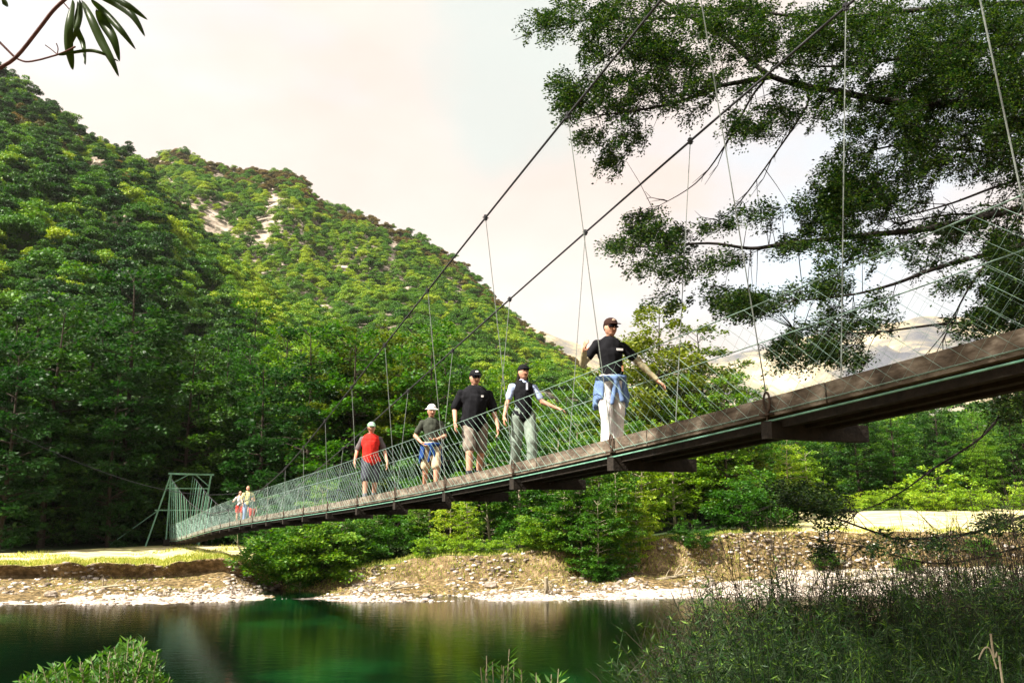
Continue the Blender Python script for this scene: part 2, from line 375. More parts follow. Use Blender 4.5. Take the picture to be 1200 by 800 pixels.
# valley floor sheet to the horizon + river bed + water + near bank
mb = MB(); mb.box((0, 2500, -9.5), (6000,0,0), (0,6000,0), (0,0,.3)); tag(mb.build('valley_floor', M['hill_soil']), kind='structure')
xs = np.linspace(-150, 190, 86); ysn = np.linspace(-60, 62, 62)
V = [(x, y, WATER) for x in xs for y in ysn]
idx = np.arange(len(xs)*len(ysn)).reshape(len(xs), len(ysn))
Fc = np.stack([idx[:-1,:-1], idx[1:,:-1], idx[1:,1:], idx[:-1,1:]], -1).reshape(-1,4)
me = np_mesh('water', V, Fc, M['water']); tag(new_obj('water', me), kind='structure')
def near_z(x, y):
    k = .27-.15*min(1, max(0, (x-1)/5.0))
    z = -1.7-k*max(0, y)+.05*max(0, -y)
    z += 3.7*math.exp(-((x-8.6)**2+(y+4.2)**2)/16.0)
    z -= .35*max(0, y-19)
    return max(-7.4, z+.10*nz(x*.6, y*.6)+.3*nz(x*.12, y*.12, 2))
nx, ny = np.arange(-90, 110, 1.2), np.arange(-50, 32, 1.0)
V = [(x, y, near_z(x, y)) for x in nx for y in ny]
idx = np.arange(len(nx)*len(ny)).reshape(len(nx), len(ny))
Fc = np.stack([idx[:-1,:-1], idx[1:,:-1], idx[1:,1:], idx[:-1,1:]], -1).reshape(-1,4)
tag(new_obj('near_bank_ground', np_mesh('near_bank_ground', V, Fc, M['slope'], True)), kind='structure')
# ------------------------------------------------------------- foliage
def unit(a): return a/np.maximum(np.linalg.norm(a, axis=1, keepdims=True), 1e-9)
def leaf_arrays(p, d, u, Lh, W):
    d = unit(d); s = unit(np.cross(d, u)); Lh = np.asarray(Lh).reshape(-1,1); W = np.asarray(W).reshape(-1,1)
    V = np.stack([p, p+d*Lh*.45+s*W*.5, p+d*Lh, p+d*Lh*.45-s*W*.5], 1)
    return V.reshape(-1, 3)
def quads(n): return np.arange(n*4).reshape(n, 4)
def leaf_mesh(name, Vs, m):
    V = np.concatenate(Vs); return np_mesh(name, V, quads(len(V)//4), m)
def spray(c, d, R, n, size, flat=.25, up=.75, droop=.15):
    """a flattish fan of n leaves spreading from c along d"""
    d = np.array(d, float); d /= max(np.linalg.norm(d), 1e-6); side = np.cross(d, [0,0,1.0]); side /= max(np.linalg.norm(side), 1e-6)
    t = RNG.random(n)**.6; g = (RNG.random(n)-.5)*1.9
    off = (d[None]*np.cos(g)[:,None]+side[None]*np.sin(g)[:,None])*(t*R)[:,None]
    off[:,2] += RNG.normal(0, R*flat*.5, n)-droop*R*t*t
    p = np.array(c)[None]+off
    u = np.array([0,0,1.0])[None]*up+RNG.normal(0, .45, (n,3))
    dd = off/np.maximum(np.linalg.norm(off,axis=1,keepdims=True),1e-6)+RNG.normal(0,.45,(n,3)); dd[:,2] *= .5
    s = size*(.65+.7*RNG.random(n))
    return leaf_arrays(p, dd, u, s, s*.62)
def rotz(d, a):
    return np.array([d[0]*math.cos(a)-d[1]*math.sin(a), d[0]*math.sin(a)+d[1]*math.cos(a), d[2]])
def beech(seed, H, R, lm, bm, nl=34, leaf=.20, low=.12, shape='dome', trunk_r=None, tiers=13, nsp=7):
    """trunk + limbs mesh, foliage mesh"""
    rs = random.Random(seed); wood = MB(); Vs = []
    tr = trunk_r or H*.013
    bend = [rs.uniform(-.03,.03)*H for _ in range(4)]
    def axis(h): t = h/H; return Vector((bend[0]*math.sin(2.5*t+.3)-bend[0]*.29, bend[1]*math.sin(2*t), h))
    wood.tube([axis(H*k/9) for k in range(10)], [tr*(1.25-1.1*k/9) for k in range(10)], 6)
    for k in range(tiers):
        t = low+(1-low)*(k+rs.random()*.7)/tiers
        if t > .985: t = .985
        rr = R*{'dome': math.sqrt(max(.03, 1-max(0,(t-.42)/.60)**2))*min(1, .5+t*1.4), 'cone': (1.05-t)*.95+.05, 'wide': (.6+.4*math.sin(math.pi*t)) * math.sqrt(max(.06,1-t**4))}[shape]
        nb = 5 if t < .8 else 3; a0 = rs.random()*6.28
        for b in range(nb):
            if rs.random() < .12: continue
            ang = a0+6.28*b/nb+rs.uniform(-.45,.45); ln = rr*rs.uniform(.6,1.15)
            o = axis(H*t); dv = Vector((math.cos(ang), math.sin(ang), rs.uniform(-.02,.35)+(.6 if t > .9 else 0)))
            tip = o+dv*ln
            wood.tube([o, o+dv*ln*.5+Vector((0,0,.05*ln)), tip], [tr*.34*(1.1-t)+.012, tr*.2*(1.1-t)+.01, .006], 4, False)
            m = max(2, int(nsp*ln/R+.5))
            for q in range(m):
                f = .32+.68*(q+rs.random())/m
                c = o+dv*ln*f+Vector((rs.uniform(-.08,.08)*R, rs.uniform(-.08,.08)*R, rs.uniform(-.05,.05)*R))
                sd = rotz(np.array([dv.x, dv.y, dv.z*.4]), rs.uniform(-1.1,1.1))
                Vs.append(spray(c, sd, R*rs.uniform(.20,.36), int(nl*rs.uniform(.7,1.3)), leaf))
    return wood, leaf_mesh('foliage', Vs, lm)
def clumpy(seed, H, R, lm, n=900, leaf=.62):
    """distant canopy tree: foliage made of leaf clusters over several lobes"""
    rs = random.Random(seed); Vs = []
    lobes = [((0,0,H*.62), R*.72)]+[((R*.62*math.cos(a), R*.62*math.sin(a), H*rs.uniform(.38,.72)), R*rs.uniform(.38,.56)) for a in [6.28*k/6+rs.uniform(-.4,.4) for k in range(6)]]+[((rs.uniform(-.2,.2)*R,rs.uniform(-.2,.2)*R,H*.82), R*.42)]
    for c, r in lobes:
        k = int(n*r*r/(sum(q[1]**2 for q in lobes)))
        v = RNG.normal(0,1,(k,3)); v = unit(v); v[:,2] = np.abs(v[:,2])*.9-.18
        rad = r*(.62+.42*RNG.random(k))
        p = np.array(c)[None]+v*rad[:,None]*np.array([1,1,.8])
        u = v*.8+RNG.normal(0,.4,(k,3))+np.array([0,0,.5]); d = RNG.normal(0,1,(k,3)); d[:,2] *= .4
        s = leaf*(.6+.8*RNG.random(k)); Vs.append(leaf_arrays(p, d, u, s, s*.75))
    return leaf_mesh('foliage', Vs, lm)
# --- tree prototypes for the far bank
PROTO = {}
def proto(key, cat, *a, **k):
    bark = k.pop('bark', 'bark'); wood, fm = beech(*a, **k)
    wm = bpy.data.meshes.new('trunk'); wm.from_pydata([tuple(v) for v in wood.v], [], wood.f); wm.materials.append(M[bark]); wm.update()
    PROTO[key] = (wm, fm, cat)
B, D, Y_, GD = M['leaf_beech'], M['leaf_dark'], M['leaf_yellow'], M['leaf_gold']
for i in range(3):
    proto('tall%d' % i, 'tree', 10+i, 13+i, 3.1, B, None, nl=40, leaf=.26, tiers=17, nsp=6)
    proto('dark%d' % i, 'tree', 20+i, 13+i*1.5, 3.3, D, None, nl=44, leaf=.30, tiers=17, nsp=6, low=.04, shape='cone' if i == 1 else 'dome')
    proto('sap%d' % i, 'tree', 30+i, 5.0+i*.7, 1.6, Y_, None, nl=30, leaf=.17, tiers=12, nsp=5, low=.08, bark='bark_pale')
    proto('mid%d' % i, 'tree', 40+i, 6.5+i, 2.1, B, None, nl=40, leaf=.19, tiers=14, nsp=6, low=.05, bark='bark_pale')
    proto('gold%d' % i, 'tree', 50+i, 14, 3.6, GD, None, nl=64, leaf=.25, tiers=17, nsp=6)
for i in range(2):
    proto('bushg%d' % i, 'shrub', 60+i, 1.7, 1.3, Y_, None, nl=30, leaf=.14, tiers=7, nsp=5, low=.05, shape='wide')
    proto('bushd%d' % i, 'shrub', 65+i, 2.6, 2.2, B, None, nl=50, leaf=.17, tiers=9, nsp=6, low=.02, shape='wide')
def plant(key, pos, s=1.0, name='beech_tree', label='', group=None, cat=None, tilt=(0,0), sz=None):
    wm, fm, ct = PROTO[key]
    r = empty(name, pos); r.rotation_euler = (tilt[0], tilt[1], random.random()*6.28); r.scale = (s, s, sz or s)
    tag(r, label, cat or ct, group)
    new_obj('trunk', wm, r); new_obj('crown', fm, r)
    return r
def at(c, Y, dz=-.12):
    g = gY(c, Y); return (g[0], g[1], g[2]+dz)
taken = []
def free(p, d):
    for q in taken:
        if (q[0]-p[0])**2+(q[1]-p[1])**2 < d*d: return False
    taken.append((p[0], p[1])); return True
proto('canopy', 'tree', 77, 24, 5.2, D, None, nl=26, leaf=.24, tiers=13, nsp=8, low=.6)
# distinct trees of the middle bank
single = [
 ('gold0', 775, 62, 1.0, 'tall beech with golden green top rising behind the foremost walker'),
 ('gold1', 832, 64, .93, 'golden green beech just right of the one behind the foremost walker'),
 ('gold2', 742, 67, .93, 'narrower golden topped beech partly behind the foremost walker'),
 ('sap0', 722, 49.5, .98, 'bright yellow green sapling on the bank edge below the deck, beside the pale bare tree'),
 ('sap1', 752, 51, 1.02, 'yellow green young beech leaning over the stony bank under the middle crossbeam'),
 ('sap2', 792, 53, 1.0, 'light green young beech with visible pale trunk right of the leaning sapling'),
 ('sap0', 528, 50, .62, 'small yellow sapling standing alone at the bank top under the deck'),
 ('sap1', 548, 49.5, .5, 'smallest yellow green sapling right beside the lone one at the bank top'),
 ('mid0', 706, 49.3, .85, 'dark leafy tree drooping over the bank towards the gravel under the walkers'),
 ('mid1', 655, 53, .92, 'bushy mid green tree left of the pale bare tree'),
 ('mid2', 610, 52, .82, 'mid green tree with slim twin looking trunk above the stony bank'),
 ('mid0', 575, 54, .9, 'rounded mid green tree on the bank under the third crossbeam'),
 ('tall0', 852, 58, .72, 'dense dark beech at the right end of the riverside trees, beside the pale terrace'),
 ('tall1', 815, 60, .70, 'dark beech with straight bare stem beneath the deck right of the saplings'),
 ('tall2', 880, 63, .62, 'deep green beech overhanging the left end of the pale terrace'),
 ('mid1', 680, 57, 1.0, 'full green tree directly behind the pale bare tree'),
 ('mid2', 735, 58, .95, 'full green tree behind the bright saplings at the bank edge'),
 ('sap2', 925, 80, 1.05, 'bright yellow green tree standing on the back of the pale terrace'),
 ('sap0', 948, 82, 1.05, 'lime green tree with pale stems on the terrace next to the yellow one'),
]
for key, c, Y, s, lab in single:
    p = at(c, Y); taken.append((p[0], p[1])); plant(key, p, s*(1.08 if key[:4] == 'gold' else 1), label=lab, tilt=(random.uniform(-.05,.05), random.uniform(-.05,.05)))
# overhanging trees in the gully under the left half of the deck
for i, (c, Y, s) in enumerate([(330,46.5,.95),(352,45.6,.9),(376,46.2,1.0),(398,47.5,.9),(418,49,.8),(312,49,.85),(345,49,1.05),(375,50,1.1),(405,51,.95),(440,51,.8),(465,51,.7),(490,52,.7)]):
    p = at(c, Y); taken.append((p[0], p[1]))
    plant('mid%d' % (i % 3) if i % 2 else 'bushd%d' % (i % 2), p, s*(.55 if i % 2 else 1.05), label='dark green bushy tree hanging over the gully beneath the left half of the bridge', group='trees in the gully beneath the bridge')
for i, (c, Y, k, s) in enumerate([(640,48,'bushd0',.8),(662,47.3,'mid1',.62),(684,46.8,'mid2',.6),(700,45.8,'mid0',.62),(714,46.6,'sap1',.6),(726,47,'mid2',.62),(745,47.8,'sap2',.66),(708,45.4,'bushd1',.45),(672,47.5,'sap0',.5),(870,52,'bushd0',1.0),(893,54,'bushd1',1.15)]):
    p = at(c, Y); plant(k, p, s, name='shrub' if k[:4] == 'bush' else 'beech_tree', label='low dark green growth spilling down the stony bank below the foremost walkers', group='growth spilling down the bank')
# shrubs on the right terrace
n = 0
for c in range(905, 1300, 13):
    Y = interp(BACKY, c)*random.uniform(.96,1.12); p = at(c, Y)
    plant('bushg%d' % (n % 2), p, random.uniform(.6,1.5), 'shrub', 'low yellow green shrub along the back of the pale terrace', 'shrubs along the back of the terrace'); n += 1
plant('bushg1', at(1098, 83), 2.1, 'shrub', 'largest rounded yellow green shrub on the pale terrace, near the right edge of the photo')
for i, c in enumerate([505, 520, 540, 566, 590, 628, 668, 700]):
    Y = interp(TOPY, c)+1.2
    plant('bushg%d' % (i % 2), at(c, Y), random.uniform(.45,.8), 'shrub', 'small light green shrub rooted along the top of the stony bank under the bridge', 'small shrubs on the bank top')
# forest edge: individual trees
cnt = 0; tries = 0
while cnt < 205 and tries < 9000:
    tries += 1
    c = random.uniform(-90, 1290); 
    y0 = interp(BACKY, c)+(.5 if c < 880 else 8)
    Y = y0+abs(random.gauss(0, 1))*16
    if Y > y0+42: continue
    p = at(c, Y, -.25)
    if not free(p, 2.9 if c < 900 else 3.3): continue
    if c < 250:
        key = 'dark%d' % random.randrange(3); s = random.uniform(.85,1.2); lab, g = 'beech with shade-dark leaf colour standing behind the grassy terrace left of the bridge tower', 'dark trees behind the left terrace'  # darker leaf colour on these trees stands in for the hill's shade
    elif c < 520:
        key = (random.choice(['tall','tall','tall','gold']) if c > 400 else random.choice(['tall','tall','dark']))+str(random.randrange(3)); s = random.uniform(.85,1.15); lab, g = 'tall beech in the forest edge behind the left half of the bridge', 'tall beeches behind the left half of the bridge'
    elif c < 900:
        key = random.choice(['tall','tall','dark','tall'])+str(random.randrange(3)); s = random.uniform(.55,.8); lab, g = 'dark green beech in the forest edge behind the right half of the bridge', 'beeches behind the right half of the bridge'
    else:
        key = random.choice(['tall','tall','dark'])+str(random.randrange(3)); s = random.uniform(.45,.75); lab, g = 'dark green tree at the far side of the pale terrace on the right', 'trees beyond the right terrace'
    plant(key, p, s, label=lab, group=g, sz=s*random.uniform(.9,1.15)); cnt += 1

def log(c, Y, L_, r, ang, lab):
    g = gY(c, Y); rs = random.Random(int(c)); b = MB(); d = Vector((math.cos(ang), math.sin(ang), 0)); pts = [d*L_*t+Vector((0,0,r*.7+.10*math.sin(3*t)+.12*L_*t*(.3)+rs.uniform(-.03,.03))) for t in (-.5,-.25,0,.25,.5)]
    b.tube(pts, [r, r*.9, r*.8, r*.6, r*.3], 7)
    for _ in range(5):
        a = pts[rs.randrange(1,4)]; e = a+d*rs.uniform(.2,.5)+Vector((rs.uniform(-.3,.3), rs.uniform(-.3,.3), rs.uniform(.2,.7))); b.tube([a, a.lerp(e,.5)+Vector((0,0,.05)), e], [r*.35, r*.25, r*.1], 4, False)
    o = b.build('driftwood_log', M['bark_pale']); o.location = (g[0], g[1], g[2]); tag(o, lab, 'driftwood')
log(455, 42.5, 2.4, .10, .2, 'pale driftwood log lying on the gravel right of the gully')
log(600, 43.5, 1.8, .08, -.3, 'short driftwood log on the gravel left of the upright snag')
log(1010, 46.5, 3.2, .12, .1, 'long driftwood log on the right gravel behind the thicket')
log(120, 42, 2.0, .08, -.15, 'thin grey driftwood log on the stones at the left bank')
log(790, 46.5, 2.2, .09, .5, 'driftwood log slanting down the bank right of the drooping trees')
def boulder(c, Y, s, lab):
    g = gY(c, Y); b = MB(); b.ell((0,0,s*.25), (s, s*.75, s*.55), 9, 7, None, .14); o = b.build('boulder', M['rock_small'], None); o.location = (g[0], g[1], g[2]); tag(o, lab, 'boulder')
M['rock_small'] = surf('boulder_rock', [(.3,(.14,.11,.08)),(.55,(.30,.25,.20)),(.8,(.52,.46,.40))], 3, .95, .8)
for c, Y, s, lab in [(60,41.5,.30,'largest grey boulder near the left end of the stony bank'),(232,42.5,.26,'pale boulder on the bank in front of the bridge tower'),(500,42.6,.28,'pale rounded boulder on the gravel below the lone sapling'),(575,44.5,.34,'brown boulder half way up the bank left of the upright snag'),(830,45,.32,'pale boulder on the bank left of the thicket'),(985,45.5,.4,'large pale boulder on the right gravel behind the thicket')]: boulder(c, Y, s, lab)
for i, (c, Y, s) in enumerate([(968,49.2,.35),(1064,48.5,.35),(1150,50.2,.4),(812,48.5,.5)]):
    plant('bushd%d' % (i % 2), at(c, Y), s, 'shrub', 'small dark scrubby bush clinging to the eroded bank slope', 'scrubby bushes on the bank slope')
# --- bare pale tree and snags
def bare_tree(name, pts, r, mat_, nbr, seed, label, cat='tree', spread=.55):
    rs = random.Random(seed); b = MB(); root = Vector(pts[0])
    b.tube([Vector(p)-root for p in pts], [r*(1-.75*k/(len(pts)-1)) for k in range(len(pts))], 6)
    for _ in range(nbr):
        k = rs.randrange(1, len(pts)); f = rs.random(); a = Vector(pts[k-1]).lerp(Vector(pts[k]), f)-root
        d = (Vector(pts[k])-Vector(pts[k-1])).normalized()+Vector((rs.uniform(-1,1),rs.uniform(-1,1),rs.uniform(-.3,.9)))*spread; Ln = (Vector(pts[-1])-root).length*rs.uniform(.15,.45)
        m = a+d*Ln*.5+Vector((rs.uniform(-.1,.1),0,.05))*Ln; e = a+d*Ln+Vector((0,0,.1*Ln))
        b.tube([a, m, e], [r*.35, r*.22, r*.08], 4, False)
    o = b.build(name, mat_); o.location = root; return tag(o, label, cat)
g = at(668, 50.5)
bare_tree('bare_tree', [g, P(676,605,50.3), P(684,588,50), P(694,573,49.6), P(700,560,49.4)], .13, M['bark_pale'], 16, 5, 'pale leafless tree leaning right among the green trees below the walkers')
g = at(632, 49.6)
bare_tree('bare_tree', [g, P(640,648,49.4), P(652,628,49.2), P(664,606,49)], .09, M['bark_pale'], 10, 6, 'smaller pale bare stem crossing in front of the leafless tree below the walkers')
g = at(293, 50)
bare_tree('dead_sapling', [g, P(279,640,49.8), P(278,622,49.6)], .06, M['bark_pale'], 5, 8, 'thin bare sapling on the grass right of the far tower base')
g = gY(640, 42.6)
b = MB(); q = Vector((g[0], g[1], WATER-.6)); top = P(640, 676, 42.4)
b.tube([(0,0,0), (0,0,.8), top-q], [.13,.12,.09], 8); 
for k in range(14):
    a = random.uniform(0,6.28); h = random.uniform(.75,1.3); Ls = random.uniform(.4,1.6)
    b.tube([(0,0,h),(math.cos(a)*Ls*.5,math.sin(a)*Ls*.3,h+random.uniform(-.1,.3)),(math.cos(a)*Ls,math.sin(a)*Ls*.5,h+random.uniform(-.3,.4))],[.04,.025,.01],4,False)
o = b.build('driftwood_snag', M['bark_pale']); o.location = q; tag(o, 'upright pale driftwood snag with side twigs standing at the waterline below the bridge', 'driftwood')

# --- hillside forests: far-off woods that read as one mass
HC = bpy.data.collections.new('forest_sources')
def src(i, *a, **k):
    me = clumpy(*a, **k); o = bpy.data.objects.new('source%d' % i, me); HC.objects.link(o)
HM = [(80, 9.0, 3.9, 'leaf_hill'), (81, 11, 3.6, 'leaf_hill'), (82, 8, 4.2, 'leaf_beech'), (83, 12, 3.2, 'leaf_dark'), (84, 7, 3.6, 'leaf_ridge')]
for i, (sd, H, R, mm) in enumerate(HM): src(i, sd, H, R, M[mm], n=2600, leaf=.42)
def scatter(name, pts, rot, scl, idx, coll, label, cat):
    me = bpy.data.meshes.new(name); me.from_pydata([tuple(p) for p in pts], [], []); 
    for nm, ty, arr in (('rot','FLOAT',rot),('scl','FLOAT',scl),('idx','INT',idx)):
        a = me.attributes.new(nm, ty, 'POINT'); a.data.foreach_set('value', np.asarray(arr, dtype=np.float32 if ty == 'FLOAT' else np.int32))
    o = new_obj(name, me); ng = bpy.data.node_groups.new(name, 'GeometryNodeTree')
    ng.interface.new_socket('Geometry', in_out='INPUT', socket_type='NodeSocketGeometry'); ng.interface.new_socket('Geometry', in_out='OUTPUT', socket_type='NodeSocketGeometry')
    n, l = ng.nodes, ng.links
    gi, gout = n.new('NodeGroupInput'), n.new('NodeGroupOutput'); ip = n.new('GeometryNodeInstanceOnPoints'); ci = n.new('GeometryNodeCollectionInfo')
    ci.inputs['Collection'].default_value = coll; ci.inputs['Separate Children'].default_value = True; ci.inputs['Reset Children'].default_value = True
    def attr(nm, ty):
        a = n.new('GeometryNodeInputNamedAttribute'); a.data_type = ty; a.inputs['Name'].default_value = nm; return a.outputs['Attribute']
    l.new(gi.outputs[0], ip.inputs['Points']); l.new(ci.outputs[0], ip.inputs['Instance']); ip.inputs['Pick Instance'].default_value = True
    l.new(attr('idx','INT'), ip.inputs['Instance Index'])
    cx = n.new('ShaderNodeCombineXYZ'); l.new(attr('rot','FLOAT'), cx.inputs[2]); er = n.new('FunctionNodeEulerToRotation'); l.new(cx.outputs[0], er.inputs[0]); l.new(er.outputs[0], ip.inputs['Rotation'])
    l.new(attr('scl','FLOAT'), ip.inputs['Scale']); l.new(ip.outputs[0], gout.inputs[0])
    md = o.modifiers.new('scatter', 'NODES'); md.node_group = ng
    return tag(o, label, cat, kind='stuff')
def sample_grid(Gr, r0, r1, count, cond=None):
    A = Gr[:-1, r0:r1]; Bq = Gr[1:, r0:r1]; Cq = Gr[:-1, r0+1:r1+1]
    ar = np.linalg.norm(np.cross(Bq-A, Cq-A), axis=-1); w_ = ar.ravel()/ar.sum()
    pk = RNG.choice(len(w_), count, p=w_); ii, jj = np.unravel_index(pk, ar.shape); f, g_ = RNG.random(count), RNG.random(count)
    return A[ii,jj]+(Bq-A)[ii,jj]*f[:,None]+(Cq-A)[ii,jj]*g_[:,None]
def pick(n, wts): return RNG.choice(len(wts), n, p=np.array(wts)/sum(wts))
def hill_forest(name, pts, mind, wfun, label, smin, smax, margin=120):
    keep, cell = [], {}
    for p in pts:
        px, py = proj(p)
        if px < -margin or px > 1200+margin or py < -200: continue
        k = (int(p[0]//mind), int(p[1]//mind))
        if k in cell: continue
        ok = True
        for a in (-1,0,1):
            for b_ in (-1,0,1):
                q = cell.get((k[0]+a, k[1]+b_))
                if q is not None and (q[0]-p[0])**2+(q[1]-p[1])**2 < (mind*.8)**2: ok = False
        if ok: cell[k] = p; keep.append(p)
    keep = [p for p in keep if wfun(p) is not None]
    n = len(keep); idx = [wfun(p) for p in keep]; scl = smin+(smax-smin)*RNG.random(n)
    print(name, n)
    return scatter(name, np.array(keep)-np.array([0,0,.8]), RNG.random(n)*6.28, scl, idx, HC, label, 'forest')
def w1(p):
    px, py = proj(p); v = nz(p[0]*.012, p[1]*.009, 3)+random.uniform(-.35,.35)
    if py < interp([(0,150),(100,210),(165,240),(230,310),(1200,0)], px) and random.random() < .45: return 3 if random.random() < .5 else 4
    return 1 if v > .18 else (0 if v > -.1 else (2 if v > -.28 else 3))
r5 = rows0[5]
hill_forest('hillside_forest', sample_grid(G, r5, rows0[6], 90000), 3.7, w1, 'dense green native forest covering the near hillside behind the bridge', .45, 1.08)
def w2(p):
    px, py = proj(p)
    cl = cliff(px, 0, 0, py-4)
    if cl > .02 and cl+1.1*nz(p[0]*.045, p[2]*.07, 1) > .22: return None
    v = nz(p[0]*.008, p[1]*.006, 6)+random.uniform(-.35,.35)
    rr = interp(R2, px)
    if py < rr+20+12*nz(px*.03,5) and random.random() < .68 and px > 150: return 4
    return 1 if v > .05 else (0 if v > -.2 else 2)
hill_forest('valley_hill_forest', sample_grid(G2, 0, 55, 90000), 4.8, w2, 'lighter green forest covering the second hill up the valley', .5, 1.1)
# cliffs: terrain faces of the bare patches
me = bpy.data.objects['valley_hill'].data; mi = []
for i in range(len(c2)-1):
    for j in range(59):
        q = G2[i:i+2, j:j+2].reshape(-1,3).mean(0); px, py = proj(q); mi.append(1 if cliff(px,0,0,py) > -.25 else 0)
me.polygons.foreach_set('material_index', mi)
def outcrop(c, py, Y, sx, sz, lab):
    p = P(c, py, Y); b = MB(); rs = random.Random(c)
    for k in range(5): b.ell((rs.uniform(-.6,.6)*sx, rs.uniform(-.3,.3)*sx, rs.uniform(-.4,.5)*sz), (sx*rs.uniform(.25,.5), sx*.4, sz*rs.uniform(.3,.6)), 9, 7, None, .22)
    o = b.build('rock_outcrop', M['rock']); o.location = p; tag(o, lab, 'rock outcrop')
def hillY(c, py):
    i = int(np.clip(round((c-cols[0])/10.0), 0, len(cols)-1)); best = None
    for j in range(rows0[5], rows0[6]):
        q = G[i, j]; e = abs(proj(q)[1]-py)
        if best is None or e < best[0]: best = (e, q[1])
    return best[1]
outcrop(113, 194, hillY(113,200)-3, 4, 4, 'pale rock outcrop high on the dark left hillside')
outcrop(124, 318, hillY(124,324)-4, 3.4, 3, 'pale brown rock slab among trees halfway up the left hillside')
outcrop(138, 268, hillY(138,275)-4, 2.5, 4, 'narrow pale rock strip in the trees right of the upper outcrop')

# --- stones and grass on the far bank
ICO = None
def ico():
    t = (1+5**.5)/2; v = np.array([(-1,t,0),(1,t,0),(-1,-t,0),(1,-t,0),(0,-1,t),(0,1,t),(0,-1,-t),(0,1,-t),(t,0,-1),(t,0,1),(-t,0,-1),(-t,0,1)], float); v /= np.linalg.norm(v[0])
    f = np.array([(0,11,5),(0,5,1),(0,1,7),(0,7,10),(0,10,11),(1,5,9),(5,11,4),(11,10,2),(10,7,6),(7,1,8),(3,9,4),(3,4,2),(3,2,6),(3,6,8),(3,8,9),(4,9,5),(2,4,11),(6,2,10),(8,6,7),(9,8,1)])
    return v, f
iv, jf = ico()
def stones(name, pts, sizes, label):
    n = len(pts); a = RNG.random(n)*6.28; ca, sa = np.cos(a), np.sin(a)
    v = iv[None]*(1+RNG.uniform(-.18,.18,(n,12,1)))*np.stack([sizes*RNG.uniform(.8,1.4,n), sizes*RNG.uniform(.7,1.1,n), sizes*RNG.uniform(.35,.7,n)],1)[:,None,:]
    x = v[...,0]*ca[:,None]-v[...,1]*sa[:,None]; y = v[...,0]*sa[:,None]+v[...,1]*ca[:,None]
    V = np.stack([x,y,v[...,2]],-1)+np.asarray(pts)[:,None,:]
    Fc = (jf[None]+12*np.arange(n)[:,None,None]).reshape(-1,3)
    return tag(new_obj(name, np_mesh(name, V.reshape(-1,3), Fc, M['stone'])), label, 'stones', kind='stuff')
ia = int((-60-cols[0])/10); ib = int((1300-cols[0])/10)
Gs = G[ia:ib]
p1 = sample_grid(Gs, rows0[1]-1, rows0[1]+12, 22000); p2 = sample_grid(Gs, rows0[1]+8, rows0[3], 24000)
pts = np.concatenate([p1, p2]); sz = np.concatenate([.025+.10*RNG.random(len(p1))**3.5, .015+.16*RNG.random(len(p2))**6])
m_ = np.array([nz(p[0]*.35, p[1]*.35, 6)+RNG.uniform(-.35,.35) +.5*nz(p[0]*.9, p[1]*.9, 3) > .0+(.12 if proj(p)[1] < 683 else 0)+(.2 if proj(p)[0] < 90 or 0 < proj(p)[0]-330 < 80 else 0)-(.12 if proj(p)[0] > 880 else 0) for p in pts])
stones('river_stones', pts[m_], sz[m_], 'pale rounded stones strewn over the far river bank')
def blades(name, pts, hmin, hmax, wd, m, label, cat='grass'):
    n = len(pts); a = RNG.random(n)*6.28; s = np.stack([np.cos(a), np.sin(a), 0*a],1); h = hmin+(hmax-hmin)*RNG.random(n)**1.5
    d = np.stack([RNG.normal(0,.35,n), RNG.normal(0,.35,n), np.ones(n)],1); d = unit(d)
    p = np.asarray(pts); V = leaf_arrays(p-np.array([0,0,.02]), d, np.cross(d, s), h, np.full(n, wd))
    return tag(new_obj(name, np_mesh(name, V, quads(n), m)), label, cat, kind='stuff')
il = int((335-cols[0])/10); ir = int((880-cols[0])/10)
pa = sample_grid(G[ia:il], rows0[3]-1, rows0[3]+4, 15000); pb = sample_grid(G[ia:il], rows0[3], rows0[4], 14000)
pb = pb[[nz(p[0]*.3,p[1]*.22,2) > .22 for p in pb]]
pc = sample_grid(G[ir:ib], rows0[3]-1, rows0[3]+2, 5000); pc = pc[[nz(p[0]*.5, 2) > -.1 for p in pc]]
pd = sample_grid(G[il:ir], rows0[2], rows0[3]+3, 12000)
blades('bank_grass', np.concatenate([pa,pb,pc,pd]), .06, .24, .04, M['grass'], 'yellow green grass fringe along the top of the far bank')
sl = sample_grid(Gs, rows0[1]+9, rows0[3], 20000); sl = sl[[nz(p[0]*.25, p[1]*.5, 9) > -.05 for p in sl]]
blades('slope_grass', sl, .04, .14, .03, M['grass'], 'sparse dry grass tufts on the stony slope')
# ------------------------------------------------------------- the suspension bridge
BD = Vector((-.4283, .9036, 0)).normalized(); BN = Vector((.9036, .4283, 0)).normalized()
KX, KM = 6.73, .474
def onplane(px, py, off=0.0):
    d = pdir(px, py); t = (KX+off)/(d[0]+KM*d[1]); return Vector(d)*t
kb = [(1200,415),(1058,453),(931,482),(860,499),(818,508),(740,528),(710,533),(617,554),(596,559),(526,573),(470,584),(421,592),(386,598),(340,605),(300,611),(250,621),(203,633)]
kp_ = [onplane(*q) for q in kb]
cf = np.polyfit([p.y for p in kp_], [p.z for p in kp_], 5)
YK = [p.y for p in kp_]
def kz(Y):
    if Y < 6.5:
        s = np.polyval(np.polyder(cf), 6.5); return float(np.polyval(cf, 6.5)+s*(Y-6.5))
    return float(np.polyval(cf, min(Y, 66.5)))
def bp(Y, w=0.0, h=0.0): return Vector((KX-KM*Y, Y, kz(Y)))+BN*w+Vector((0,0,h))
cabY = [-3,8,11,13.6,19.8,27.5,33,38.5,44,52,60,66.3]; 
cabZ = [8.3,5.85,5.15,4.66,3.4,1.75,.72,.02,-.25,.15,1.25,2.35]
def cabz(Y):
    # smooth: local quadratic fit through the table
    return float(np.interp(Y, np.linspace(-3,66.3,400), CZ))
